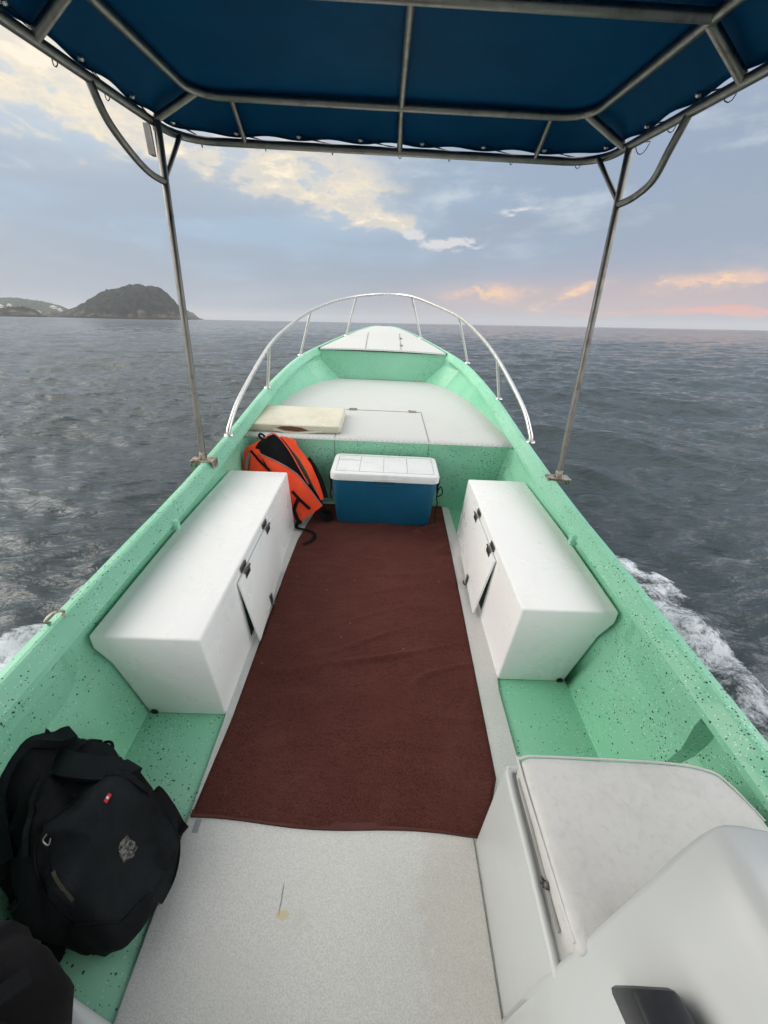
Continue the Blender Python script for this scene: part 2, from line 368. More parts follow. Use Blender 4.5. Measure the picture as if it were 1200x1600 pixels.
def plast(name, a, b2, rough=.45):
    m, n, b = mat(name, rough=rough); co = objco(n); s = n.noise(co, 12, 6, .7); n.put(b.inputs['Base Color'], n.mix(n.ss(s, .45, .75), a, b2)); n.put(b.inputs['Roughness'], n.lin(s, .3, .7, rough - .08, rough + .12))
    n.put(b.inputs['Normal'], n.bump(n.noise(co, 10, 3), .15, .01)); return m
M_COOL = plast('blue_cooler_plastic', (.001, .090, .175), (.002, .110, .200), .48)
M_LID = plast('white_cooler_lid', (.74, .75, .76), (.62, .62, .62), .4)
M_DARKP = plast('black_plastic', (.022, .024, .028), (.035, .037, .042), .4)
M_GAP, _, _ = mat('dark_gap', (.012, .016, .014), .9)
M_SEAM, _, _ = mat('grey_seam', (.18, .20, .19), .8)
M_SEAMG, _, _ = mat('green_seam', (.05, .13, .09), .8)
M_OPENSHADE, _, _ = mat('opening_shade_green', (.010, .040, .028), .8)  # coloured dark for the shaded inside of the lockers
M_ROPE = cloth('black_cord', (.01, .01, .012), (.02, .02, .022), .8)
M_RED, _, _ = mat('red_patch', (.55, .03, .03), .6)
M_WPATCH, _, _ = mat('white_patch', (.75, .72, .68), .6)
M_MUD, _n, _b = mat('dried_grey_smear', (.22, .22, .20), .9)
_n.put(_b.inputs['Base Color'], _n.mix(_n.ss(_n.noise(objco(_n), 130, 4, .7), .42, .6), (.010, .013, .016), (.20, .19, .17)))

# ------------------------------------------------------------ water, with the boat's wash
def wave(X, Y, sp):
    """sum of wind waves, each dropped where the sheet's cells (size sp) are too wide for it"""
    R = np.random.RandomState(3); Z = np.zeros_like(X); 
    wx = X + .25 * np.sin(.9 * Y + .4 * X) + .12 * np.sin(2.3 * X - 1.7 * Y); wy = Y + .25 * np.sin(.8 * X - .5 * Y) + .10 * np.sin(2.9 * X + 1.1 * Y)
    for i in range(64):
        lam = 0.30 * (7.0 / .30) ** (i / 63.0); a = .0056 * lam ** .42 * R.uniform(.6, 1.3); th = math.radians(72) + R.normal() * .62; ph = R.uniform(0, 6.28); k = 2 * PI / lam
        fade = np.clip((lam / sp - 3.0) / 3.0, 0, 1); s_ = k * (wx * math.cos(th) + wy * math.sin(th)) + ph
        Z += fade * a * (np.sin(s_) + .25 * np.sin(2 * s_ + 1.3))
    return Z
def sea():
    cx, cy = .04, -.11; rs = [0.0]; r = .5
    while r < 15000: rs.append(r); r *= 1.0048 if r < 60 else (1.015 if r < 400 else 1.12)
    rs.append(15000.); rs = np.array(rs)
    th = np.concatenate([np.linspace(-58, 58, 620), np.linspace(61, 299, 80)]) * PI / 180
    n = len(th); Rr, T = np.meshgrid(rs[1:], th, indexing='ij'); X = cx + Rr * np.sin(T); Y = cy + Rr * np.cos(T)
    sp = np.maximum(Rr * (116 / 620 * PI / 180), Rr * .0048); Z = wave(X, Y, sp)
    # wash thrown out along both sides of the hull
    for sgn, amp in ((1, 1.), (-1, .75)):
        xc = sgn * np.interp(Y, [-3, 1.0, 2.4, 3.2], [2.15, 1.85, 1.80, 1.6])
        g = np.exp(-((X - xc) / .32) ** 2) * np.interp(Y, [-6, -1, 1.6, 2.7, 3.3], [0, .6, 1., .35, 0]) * amp
        Z += g * (.07 + .035 * np.sin(9 * X + 5 * Y + 2 * np.sin(4 * Y)) + .03 * np.sin(17 * Y - 11 * X))
    V = [(cx, cy, 0.)] + list(map(tuple, np.stack([X.ravel(), Y.ravel(), Z.ravel()], 1).tolist())); F = []
    for j in range(n): F.append((0, 1 + (j + 1) % n, 1 + j))
    for i in range(len(rs) - 2):
        for j in range(n): a = 1 + i * n + j; b = 1 + i * n + (j + 1) % n; F.append((a, b, b + n, a + n))
    me = bpy.data.meshes.new('sea'); me.from_pydata(V, [], F); me.update()
    for p in me.polygons: p.use_smooth = True
    m, n, b = mat('sea_water', (.030, .044, .050), .07); co = objco(n); x, y, z = n.sep(co)
    b.inputs['IOR'].default_value = 1.333
    dist = n.m('SQRT', n.m('ADD', n.m('MULTIPLY', x, x), n.m('MULTIPLY', y, y)))
    warp = n.map(co, (.62, 1.5, 1), (0, 0, 0), (0, 0, math.radians(12)))
    h1 = n.noise(warp, 2.9, 3, .5, .25); h2 = n.noise(n.map(warp, (1, 1, 1), (7, 3, 0), (0, 0, .4)), 10.0, 4, .55, .2); h3 = n.noise(n.map(co, (.55, 1.7, 1), (0, 0, 0), (0, 0, .12)), .62, 4, .6, .2)
    h = n.m('ADD', n.m('ADD', n.m('MULTIPLY', h1, .078), n.m('MULTIPLY', h2, .034)), n.m('MULTIPLY', h3, .17))
    n.put(b.inputs['Normal'], n.bump(h, n.lin(dist, 2, 300, 1.0, .8), 1.0))
    n.put(b.inputs['Roughness'], n.ss(dist, 8, 400, .05, .14))
    # foam
    nz = n.noise(co, 2.6, 5, .6); ax = n.m('ABSOLUTE', x)
    edge = n.m('ADD', n.m('ADD', n.lin(y, 0.5, 3.2, 2.22, 2.0), n.lin(x, -1, 1, -.17, 0)), n.m('MULTIPLY', n.m('SUBTRACT', nz, .5), .55))
    band = n.ss(n.m('SUBTRACT', edge, ax), 0, .12); fwd = n.ss(n.m('ADD', y, n.m('MULTIPLY', n.m('SUBTRACT', nz, .5), 1.6)), n.lin(x, -1, 1, 2.0, 2.6), n.lin(x, -1, 1, 2.7, 3.8), 1, 0); aft = n.ss(y, -9, -2)
    core = n.ss(n.m('ABSOLUTE', n.m('SUBTRACT', ax, n.m('SUBTRACT', edge, .22))), .05, .75, 1, .35)
    msk = n.m('MULTIPLY', n.m('MULTIPLY', band, fwd), n.m('MULTIPLY', aft, core))
    lace = n.noise(co, 4.8, 10, .74, .3); lace2 = n.noise(n.map(co, (1, 1, 1), (3, 3, 3)), 45, 5, .75, .2)
    f = n.m('ADD', n.m('MULTIPLY', lace, .7), n.m('MULTIPLY', lace2, .3))
    th_ = n.lin(msk, 0, 1, .80, .43); fm = n.m('MULTIPLY', n.ss(n.m('SUBTRACT', f, th_), -.02, .15, 0, .97), n.m('GREATER_THAN', msk, .01), clamp=True)
    fb = n.N('ShaderNodeBsdfPrincipled'); fb.inputs['Base Color'].default_value = (.76, .80, .85, 1); fb.inputs['Roughness'].default_value = .85
    n.put(fb.inputs['Normal'], n.bump(f, .9, .05))
    mx = n.N('ShaderNodeMixShader'); n.put(mx.inputs[0], fm); n.l.new(b.outputs[0], mx.inputs[1]); n.l.new(fb.outputs[0], mx.inputs[2]); n.l.new(mx.outputs[0], n.n['Material Output'].inputs[0])
    me.materials.append(m); o = bpy.data.objects.new('sea', me); S.collection.objects.link(o); tag(o, kind='structure'); return o
sea()

# ------------------------------------------------------------ land on the horizon
def polar(azd, r): a = math.radians(azd); return r * math.sin(a), r * math.cos(a)
def landmat(name, veg, veg2, rock, rockh):
    m, n, b = mat(name, rough=.95, spec=.1); co = objco(n); x, y, z = n.sep(co)
    s = n.noise(co, .06, 9, .78); s2 = n.noise(n.map(co, (1, 1, .5), (50, 9, 4)), .022, 7, .7)
    c = n.mix(n.ss(s, .40, .62), veg, veg2)
    k = n.m('MULTIPLY', n.ss(n.m('SUBTRACT', n.m('ADD', z, n.m('MULTIPLY', n.m('SUBTRACT', s2, .5), rockh * 6)), rockh), -5, 3, 1, 0), n.ss(n.noise(n.map(co, (1, 1, 2), (9, 2, 0)), .05, 5, .7), .42, .60))
    rk = n.mix(n.ss(s, .42, .60), rock, tuple(v * .35 for v in rock)); c = n.mix(k, c, rk)
    c = n.mix(n.ss(n.m('ADD', z, n.m('MULTIPLY', s, 5)), 3, 9, 1, 0), c, (.03, .03, .03))
    n.put(b.inputs['Base Color'], c); return m
M_ISLE = landmat('island_scrub', (.007, .011, .012), (.030, .036, .031), (.20, .165, .13), 15)
M_COAST = landmat('far_coast_scrub', (.035, .055, .04), (.06, .08, .055), (.14, .12, .10), 6)
def isle(name, az0, az1, rr, prof, depth, mt, seed, bush=4.0, kind='structure'):
    """ridge whose height profile runs along the azimuth; rounded in depth"""
    nu = 300; nv = 90; V = []; F = []
    for i in range(nu + 1):
        u = i / nu; azd = az0 + (az1 - az0) * u; h0 = interp(u, prof)
        for j in range(nv + 1):
            v = j / nv * 2 - 1; r = rr + v * depth * (.35 + .65 * math.sin(PI * min(max(u, .02), .98)) ** .5)
            x, y = polar(azd, r); q = Vector((x, y, seed * 100.0))
            lob = mnoise.fractal(q * .006, 1.0, 2.0, 5) * .22; f = max(0.0, 1 - abs(v) ** 2.2) ** .55
            z = h0 * f * (1 + lob * (1 - f)) + (mnoise.fractal(q * .035, .8, 2.0, 6) * .09 * h0 + bush * 1.3 * max(0, mnoise.fractal(q * .09, .7, 2.1, 4))) * min(1, h0 * f / 15) 
            crag = abs(mnoise.noise(q * .02)) * 14 * (1 - f)
            z = z - crag * .5 if f < 1 else z
            V.append((x, y, max(z, -3) if 0 < j < nv else -6))
    for i in range(nu):
        for j in range(nv): a = i * (nv + 1) + j; F.append((a, a + nv + 1, a + nv + 2, a + 1))
    m = MB(); m.v = V; m.f = F; o = m.build(name, mt, None, smooth=True, ang=180); tag(o, kind=kind); return o
isle('rocky_island', -37.2, -24.2, 1500, [(0, 2), (.06, 11), (.13, 20), (.20, 32), (.28, 48), (.36, 60), (.43, 70), (.50, 77), (.58, 84), (.66, 86), (.74, 84), (.80, 80), (.86, 66), (.90, 50), (.94, 30), (.97, 14), (1, 2)], 210, M_ISLE, 1)
isle('far_headland', -26.4, -22.6, 2300, [(0, 40), (.3, 46), (.55, 38), (.72, 24), (.82, 10), (.9, 5), (1, 1)], 160, M_COAST, 2, 3)
isle('hilly_coast', -48.0, -35.0, 2600, [(0, 70), (.3, 74), (.52, 66), (.62, 70), (.72, 66), (.82, 55), (.90, 44), (1.0, 6)], 300, M_COAST, 3, 5)
isle('low_rocks', -44.0, -37.6, 1450, [(0, 12), (.25, 17), (.42, 14), (.55, 20), (.70, 22), (.82, 17), (.92, 7), (1, 1)], 70, M_ISLE, 4, 3)
isle('low_rocks', -38.6, -35.6, 1700, [(0, 2), (.3, 12), (.5, 14), (.7, 9), (1, 3)], 60, M_ISLE, 5, 3)
M_HW = plast('white_house_wall', (.75, .74, .70), (.62, .60, .56), .8); M_HR = plast('house_roof', (.30, .24, .20), (.24, .2, .18), .8)
dg = bpy.context.evaluated_depsgraph_get(); dg.update()
coast = bpy.data.objects['hilly_coast']
houses = [(-41.2, 30, 9, 'broad white house at the left edge of the photo, high on the far coast'), (-40.5, 34, 7, 'small white house just right of the broad one on the far coastal ridge'),
          (-39.2, 16, 10, 'tall white house alone halfway down the middle of the far coastal slope'), (-37.1, 34, 12, 'large white building nearest the island on the far coast'),
          (-36.6, 24, 8, 'pale villa on the right end of the far coast, beside the island'), (-38.4, 8, 8, 'low white house near the shore of the far coast')]
for azd, hh, wd, lab in houses:
    # first point on the seaward slope where the ground is at that height
    best = None
    for k in range(220):
        x, y = polar(azd, 2310 + k * 2.0); ok, loc, nr, _ = coast.ray_cast(Vector((x, y, 300)), Vector((0, 0, -1)))
        if ok and loc.z >= hh: best = loc; break
    if best is None: best = Vector((*polar(azd, 2500), 30))
    h = empty('house', best - Vector((0, 0, 1.5)), False); h.rotation_euler.z = -math.radians(azd) + .2; tag(h, lab, 'house', 'white houses on the far coast')
    MB().box(-wd, wd, -6, 6, 0, 9).box(-wd * .5, wd * .6, -4, 5, 9, 13).build('wall', M_HW, h)
    MB().box(-wd - .8, -wd * .5 - .02, -6.8, 6.8, 9.02, 9.6).box(wd * .6 + .02, wd + .8, -6.8, 6.8, 9.02, 9.6).box(-wd * .6, wd * .7, -4.8, 5.8, 13.02, 13.6).build('roof', M_HR, h)
    for q in range(3):
        MB().box(-wd * .7 + q * wd * .55, -wd * .7 + q * wd * .55 + wd * .3, -6.15, -6.02, 3.5, 6.5).build('window', M_GAP, h)

# ------------------------------------------------------------ the boat
boat = empty('fishing_boat'); tag(boat, 'mint green speckled open fishing boat with white lockers and blue canopy', 'boat')
XO = [(-2.0, .86), (.5, .905), (1.4, .916), (1.8, .906), (2.3, .893), (2.9, .882), (3.4, .845), (3.85, .775), (4.33, .607), (4.6, .495), (4.85, .385), (5.08, .240), (5.18, .150), (5.235, .060)]
_xs = spline([(a, b, 0) for a, b in XO], 8); XOS = [(p.x, p.y) for p in _xs]
def zs(y): return .5 + .38 * max(0., (y - 1.5) / 3.7) ** 1.1
def xo(y): return interp(y, XOS)
def xi(y): return max(.004, xo(y) - interp(y, [(3.3, .082), (4.2, .076), (5.0, .070), (5.23, .05)]))
def xw(y): return xo(y) - .028
def xp(y): return interp(y, [(2.36, .853), (2.7, .850), (3.0, .812), (3.35, .775), (3.65, .705), (3.9, .615), (4.12, .432)])
ys = [-2.0, -1.5, -1.0, -.5, -.1, .2, .4, .6, .8, 1.0, 1.2, 1.4, 1.6, 1.8, 2.0, 2.15, 2.3, 2.42, 2.55, 2.7, 2.85, 3.0, 3.2, 3.4, 3.6, 3.75, 3.9, 4.02, 4.12]
inn = MB()
ysi = sorted(set(ys + [.30, .50, .565, .578, .66, .70, .74, .78, .84, .88, .92, .96]))
for sg in (1, -1):
    inner = []
    for y in ysi:
        z = zs(y); q = min(1, max(0, (y - 2.25) / .3)); lz = lambda a, b: a + (b - a) * q
        # the upper side is flush with the gunwale short of each locker and hollowed beside the lockers (and aft of the knee to starboard)
        hol = interp(y, [(.565, 1), (.578, 0), (.86, 0), (.96, 1)]) if sg > 0 else interp(y, [(-1.2, 1), (-1.0, 0), (.66, 0), (.78, 1)]); hol = hol * hol * (3 - 2 * hol)
        fx = lambda full, flush: flush + (full - flush) * hol
        p3 = (fx(xw(y) - .005, xi(y) + .010), lz(.315, min(.48 + .13 * max(0., (y - 2.4) / 1.7) + .05, z - .09)))
        p4 = (lz(fx(xw(y) - .048, xi(y) - .006), xp(y)), lz(.245, .478)); p5 = (lz(.782, xp(y) - .05), lz(0.0, .30))
        pr = [(xi(y) + .030, y, z + .001), (xi(y) + .004, y, z - .034), (xi(y), y, z - .048), (fx(xw(y) - .012, xi(y)), y, z - .058), (fx(xw(y), xi(y) - .002), y, z - .080), (p3[0], y, p3[1]), (p4[0], y, p4[1]), (p5[0], y, p5[1])]
        if q > .99 and y > 3.9:
            pr = [(min(a, xi(y) + .004), y, c) if i in (3, 4, 5) else (a, y, c) for i, (a, _, c) in enumerate(pr)]
        inner.append(pr)
    inn.loft([[(sg * a, b, c) for a, b, c in r] for r in inner], False, False)
hull = inn
# bottom of the well, either side of the white centre panel and under it
hull.loft([[(-.782 - 0, y, 0), (-.3, y, 0), (.3, y, 0), (.782, y, 0)] for y in (-2, -1, 0, 1, 2, 2.25, 2.42)], False, False)
# gunwale cap, rounded, and outer topsides down to the keel
yc = sorted(set(ys + [4.25, 4.4, 4.55, 4.7, 4.85, 4.97, 5.08, 5.14, 5.19, 5.235]))
for sg in (1, -1):
    rings = []
    for y in yc:
        z = zs(y); a = xi(y); b = xo(y); wv = .0025 * mnoise.noise(Vector((y * 2.1, sg * 3., 0)))
        kz = interp(y, [(-2, -.32), (3, -.26), (4.3, -.02), (5.0, .35), (5.235, .62)]); fl = interp(y, [(3.5, 1), (5.235, .15)])
        rings.append([(sg * (a + .030), y, z + .001), (sg * min(a + .036, b - .012), y, z + .005 + wv), (sg * min(a + .045, b - .010), y, z + .007 + wv), (sg * (b - .016), y, z + .004 + wv), (sg * (b - .006), y, z - .006), (sg * b, y, z - .02),
                      (sg * (b + .001), y, z - .06), (sg * (b - .02 * fl), y, z - .075), (sg * max(.003, b - .06 * fl), y, z - .28 * fl - .05), (sg * max(.002, b - .17 * fl), y, max(kz + .1, -.10)), (0, y, kz)])
    hull.loft(rings, False, False)
# stem
hull.tube([(0, 5.235, zs(5.235) - .03), (0, 5.22, .64)], .05, 10)
ob = hull.build('hull', M_GREEN, boat, smooth=True, ang=11, weld=True)
# transom
MB().add([(-.84, -2, .49), (.84, -2, .49), (.78, -2, -.1), (0, -2, -.3), (-.78, -2, -.1)], [(0, 1, 2, 3, 4)]).add([(-.84, -1.96, .49), (.84, -1.96, .49), (.78, -1.96, -.1), (0, -1.96, -.3), (-.78, -1.96, -.1)], [(0, 1, 2, 3, 4)]).build('transom', M_GREEN, boat)
# small moulded nubs under the gunwale
for sg in (1, -1):
    for yy in (1.35,):
        MB().box(min(sg * .815, sg * .85), max(sg * .815, sg * .85), yy, yy + .022, zs(yy) - .075, zs(yy) - .03).build('gunwale_nub', M_GREEN, boat, bevel=.005)
# forward bulkhead under the foredeck, lightly dished
bk = MB(); rows = []
for k in range(7):
    zz = .474 + (zs(4.12) - .012 - .474) * k / 6; wbt = interp(zz, [(.47, .432), (.60, .655), (.78, .655)]); rows.append([(-wbt + 2 * wbt * j / 12, 4.12 + .006 * math.sin(PI * j / 12), zz) for j in range(13)])
bk.loft(rows, False, False); bk.build('forward_bulkhead', M_GREEN, boat, smooth=True)
# foredeck
fd = MB(); rows = []
for y in [4.108, 4.25, 4.4, 4.55, 4.7, 4.85, 4.97, 5.08, 5.14]:
    wd = max(xi(y) + .004, .01); rows.append([(-wd + 2 * wd * j / 12, y, zs(y) + .008 + .010 * (1 - (2 * j / 12 - 1) ** 2)) for j in range(13)])
fd.loft(rows, False, False)
fr = rows[0]; fd.loft([fr, [(a, b - .006, c - .014) for a, b, c in fr]], False, False)
fdo = fd.build('foredeck', M_TREAD, boat, smooth=True, ang=50)
for sg in (-1, 1):
    sm = MB(); sm.ribbon([(sg * .175, y, zs(y) + .0205 ) for y in (4.112, 4.3, 4.5, 4.7, 4.8)], .004, .002)
    sm.build('hatch_seam', M_SEAM, fdo)
for yy in (4.26, 4.55): MB().box(.168, .196, yy, yy + .07, zs(yy) + .0215, zs(yy) + .027).build('hinge', M_RUST, fdo, bevel=.002)

# raised bow deck with its front face
pd = MB(); rows = []
for y in [2.365, 2.372, 2.45, 2.7, 2.85, 3.0, 3.2, 3.4, 3.6, 3.75, 3.9, 4.0, 4.115]:
    wd = xp(y) + .004; z = .470 if y < 2.37 else .482; rows.append([(-wd + 2 * wd * j / 10, y, z) for j in range(11)])
pd.loft(rows, False, False); deck = pd.build('bow_deck', M_TREAD, boat, smooth=True, ang=60)
MB().add([(-.86, 2.368, 0), (.86, 2.368, 0), (.86, 2.366, .4695), (-.86, 2.366, .4695)], [(0, 1, 2, 3)]).build('bow_deck_face', M_GREEN, boat)
# rounded fillets where the face meets the hull side
for sg in (1, -1):
    f_ = MB(); f_.loft([[(sg * (.80 + .07 * math.sin(a)) - sg * r0, 2.37 - .075 * (1 - math.cos(a)) * 1.0, zz) for a in [PI / 2 * k / 6 for k in range(7)]] for zz, r0 in ((0.0, .05), (.2, .035), (.35, .01), (.462, -.012))], False, False)
    f_.build('corner_fillet', M_GREEN, boat, smooth=True)
hs = MB()
for xx in (-.287, .314):
    hs.ribbon([(xx, 2.372, .4835), (xx, 2.9, .4835), (xx, 3.015, .4835)], .0035, .002); hs.box(xx - .0018, xx + .0018, 2.3635, 2.3655, .02, .47)
hs.ribbon([(-.287, 3.017, .4835), (.314, 3.017, .4835)], .0045, .002)
hs.build('hatch_seam', M_SEAM, deck)
for xx in (-.245, .215): MB().box(xx, xx + .06, 3.004, 3.034, .4845, .491).tube([(xx, 3.019, .492), (xx + .06, 3.019, .492)], .004, 8).build('hinge', M_RUST, deck, bevel=.0015)

# white centre floor panel
fp = MB(); ol = []
def rcorner(cx, cy, r, a0, a1, n=6): return [(cx + r * math.cos(a0 + (a1 - a0) * k / n), cy + r * math.sin(a0 + (a1 - a0) * k / n)) for k in range(n + 1)]
ol = [(-.49, -1.9), (.49, -1.9), (.498, .95), (.509, 1.02), (.509, 2.0), (.503, 2.1)] + rcorner(.44, 2.335, .06, 0, PI / 2) + [(-.40, 2.395)] + [(-.50, 2.1), (-.509, 2.0), (-.509, .85), (-.505, .8), (-.502, .4)]
fp.loft([[(a, b, .0015) for a, b in ol], [(a, b, .013) for a, b in ol]]); fp.build('floor_panel', M_SKID, boat, bevel=.004)

# side lockers moulded against the hull
def locker(sg, y0, y1, ytop, label, dy0, dy1):
    m = MB(); rings = []
    for i, y in enumerate(np.linspace(y0, y1, 7)):
        W = xw(y); top = ytop
        pts = [(.505, .0), (.522, top), (W - .019, top), (W - .015, .33), (W - .052, .262), (.775, .0)]
        rings.append([(sg * a, y, z) for a, z in pts])
    m.loft(rings); lk = m.build('locker', M_WHITE, boat, bevel=.009, seg=3, ang=40, weld=True); lk['label'] = label
    xf = lambda z: .505 + .017 * z / ytop
    # dark plate painted as the shaded opening, with the door over it
    zb, zt = .035, ytop - .040
    MB().add([(sg * (xf(zb) - .0015), dy0 + .012, zb + .012), (sg * (xf(zb) - .0015), dy1 - .012, zb + .012), (sg * (xf(zt) - .0015), dy1 - .012, zt - .008), (sg * (xf(zt) - .0015), dy0 + .012, zt - .008)], [(0, 1, 2, 3)]).build('opening_shade_plate', M_OPENSHADE, lk)
    swing0, swing1 = .034, .012                 # the warped door stands off more at its near lower corner
    d = MB(); cor = [(dy0, zt, .003), (dy1, zt, .003), (dy1, zb, swing1), (dy0, zb, swing0)]
    fr = [(sg * (xf(z) - o_), y, z) for y, z, o_ in cor]; bk_ = [(sg * (xf(z) - o_ - .009), y, z) for y, z, o_ in cor]
    d.loft([fr, bk_]); d.build('door', M_WHITE, lk, bevel=.002)
    for hy in (dy0 + .09, dy1 - .09):
        h = MB(); x0 = sg * (xf(zt) - .0135)
        xa, xb2 = sorted((x0, x0 - sg * .003)); h.box(xa, xb2, hy - .026, hy + .026, zt - .030, zt - .004)
        xa, xb2 = sorted((sg * (xf(zt) - .002), sg * (xf(zt) - .006))); h.box(xa, xb2, hy - .036, hy + .020, zt + .006, zt + .030)
        h.tube([(x0 - sg * .002, hy - .03, zt + .001), (x0 - sg * .002, hy + .03, zt + .001)], .0045, 8); h.build('hinge', M_HINGE, lk)
    l = MB(); ym = (dy0 + dy1) / 2 - .02; x0 = sg * (xf(zb) - .036)
    l.box(*sorted((x0, x0 + sg * .004)), ym - .012, ym + .012, zb - .002, zb + .05); l.tube([(x0 - sg * .004, ym - .02, zb + .004), (x0 - sg * .010, ym, zb - .006), (x0 - sg * .004, ym + .03, zb - .012)], .004, 8)
    l.build('latch', M_HINGE, lk)
    MB().disc((sg * .755, y0 - .0005, .011), (0, -1, 0), .013, .002).build('drain_hole', M_GAP, lk)
    return lk
locker(-1, .825, 2.045, .385, 'longer white locker on the left side with ajar door', 1.13, 1.62)
locker(1, 1.005, 2.050, .385, 'shorter white locker on the right side with ajar door', 1.33, 1.80)

# helm console with seat in front
cn = MB()
cn.add([(.313, .480, .0), (.309, -.6, .0), (.309, -.6, .408), (.311, .474, .408), (.775, .474, .408), (.775, .480, .0), (.775, -.6, .408), (.775, -.6, 0)], [(0, 1, 2, 3), (0, 3, 4, 5), (3, 2, 6, 4), (4, 6, 7, 5)])
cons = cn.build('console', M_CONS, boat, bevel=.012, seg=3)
rm = MB(); rm.tube(spline([(.3175, .158, .405), (.3175, .30, .411), (.3175, .44, .411), (.322, .462, .411), (.34, .467, .411), (.5, .467, .411), (.77, .467, .411)], 6), .0085, 10)
rm.build('seat_rim', M_CONS, cons, smooth=True, ang=50)
# hood: slope up from the left edge to a ridge, then falling away to the right
prof = [(.3055, .015), (.3055, .25), (.3065, .36), (.309, .402), (.317, .428), (.330, .449), (.37, .508), (.43, .597), (.475, .664), (.492, .686), (.507, .698), (.523, .700), (.56, .685), (.66, .640), (.775, .585), (.775, .3)]
yf = [(.3055, .158), (.33, .170), (.43, .217), (.475, .240), (.50, .250), (.6, .262), (.8, .270)]
hd = MB(); rows = []
for k in range(10):
    q = k / 9; rows.append([(x, (-.6) + (interp(x, yf) + .6) * q ** .8 , z) for x, z in prof])
rows.append([(x, interp(x, yf) + .006, z - .006) for x, z in prof]); rows.append([(x, interp(x, yf) + .008, z - .03) for x, z in prof]); rows.append([(x, interp(x, yf) + .002, min(z, .38)) for x, z in prof])
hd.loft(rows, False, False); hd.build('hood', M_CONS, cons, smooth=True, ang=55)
th = MB(); th.loft([[(.345, .135, .52), (.415, .128, .55), (.44, -.05, .59), (.375, -.05, .54)], [(.340, .122, .60), (.392, .118, .615), (.425, -.05, .635), (.358, -.05, .62)]])
th.build('throttle_box', M_DARKP, cons, bevel=.008)
cs = MB(); cs.ribbon([(.3075, y, .014) for y in (-.5, 0, .3, .48)], .004, .002, (1, 0, 0)); cs.build('sealant_seam', M_SEAM, cons)

# seat box on the port side near the camera
sb = MB(); ol = [(-.80, -.6), (-.372, -.6), (-.372, .06)] + rcorner(-.452, .075, .08, 0, PI / 2, 8) + [(-.80, .158)]
ol = [(-.80, -.6), (-.345, -.6), (-.345, .07), (-.362, .098), (-.395, .118), (-.44, .136), (-.50, .156), (-.60, .19), (-.80, .23)]
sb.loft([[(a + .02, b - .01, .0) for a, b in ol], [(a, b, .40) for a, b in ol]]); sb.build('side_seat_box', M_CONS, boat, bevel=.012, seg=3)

# bow rail
br = empty('bow_rail'); boat_side.remove(br); br.parent = boat
base = [(-.862, 2.14), (-.842, 2.95), (-.762, 3.84), (-.412, 4.66), (.412, 4.70), (.787, 3.83), (.872, 2.93), (.898, 2.22)]
top = [None, (-.800, 2.95, .925), (-.648, 3.84, 1.100), (-.300, 4.64, 1.205), (.282, 4.72, 1.225), (.655, 3.83, 1.108), (.806, 2.93, .917), None]
path = [(-.862, 2.14, zs(2.14)), (-.862, 2.17, .60), (-.852, 2.40, .72), (-.800, 2.95, .925), (-.735, 3.40, 1.025), (-.648, 3.84, 1.100), (-.49, 4.28, 1.165), (-.300, 4.64, 1.205), (-.10, 4.86, 1.225), (.09, 4.90, 1.232), (.282, 4.72, 1.225), (.49, 4.30, 1.170), (.655, 3.83, 1.108), (.745, 3.38, 1.025), (.806, 2.93, .917), (.872, 2.44, .735), (.896, 2.25, .61), (.898, 2.22, zs(2.22))]
MB().tube(spline(path, 10), .0135, 12).build('handrail', M_RAIL, br, smooth=True, ang=60)
for b_, t_ in zip(base, top):
    z0 = zs(b_[1]) + .006
    m = MB()
    if t_: m.tube([(b_[0], b_[1], z0), t_], .0105, 10)
    m.disc((b_[0], b_[1], z0 - .003), (0, 0, 1), .028, .007, 18, .024).build('stanchion' if t_ else 'rail_foot', M_RAIL, br, smooth=True, ang=40)

# canopy posts, frame and cover
cf = empty('canopy_frame'); boat_side.remove(cf); cf.parent = boat
ZL, ZU = 1.85, 1.955
LX = .935; LY = 2.318; UX = .795; UY = 2.172; YB = -1.3
def rrect(x, y0, y1, r, z, n=6):
    P = [(-x, y0, z)]
    for a in range(n + 1): q = PI - PI / 2 * a / n; P.append((-x + r + r * math.cos(q), y1 - r + r * math.sin(q), z))
    for a in range(n + 1): q = PI / 2 - PI / 2 * a / n; P.append((x - r + r * math.cos(q), y1 - r + r * math.sin(q), z))
    P.append((x, y0, z)); return P
MB().tube(rrect(LX, YB, LY, .16, ZL), .0150, 12).build('lower_rail', M_TUBE, cf, smooth=True, ang=60)
MB().tube(rrect(UX, YB, UY, .12, ZU), .0150, 12).build('upper_rail', M_TUBE, cf, smooth=True, ang=60)
for y in (1.47, .55, -.4, -1.3): MB().tube([(-UX, y, ZU), (UX, y, ZU)], .0145, 10).build('cross_bar', M_TUBE, cf, smooth=True, ang=60)
MB().tube([(.035, YB, ZU + .004), (.035, UY, ZU + .004), (.038, LY, ZL)], .0125, 10).build('centre_bar', M_TUBE, cf, smooth=True, ang=60)
for sx in (-1, 1):
    for q in (-.625, .62) if sx < 0 else ():
        pass
    MB().tube([(sx * .645, UY, ZU), (sx * .645, LY - .001, ZL)], .0105, 8).build('strut', M_TUBE, cf, smooth=True, ang=60)
    MB().tube([(sx * (UX - .03), UY - .04, ZU), (sx * LX, 2.085, ZL)], .0145, 8).build('strut', M_TUBE, cf, smooth=True, ang=60)
    for y in (1.49, .55, -.4): MB().tube([(sx * UX, y, ZU), (sx * LX, y - .005, ZL)], .0145, 8).build('strut', M_TUBE, cf, smooth=True, ang=60)
posts = [(-1, (-.888, 1.835), (-.918, 2.085)), (1, (.912, 1.80), (.935, 2.05))]
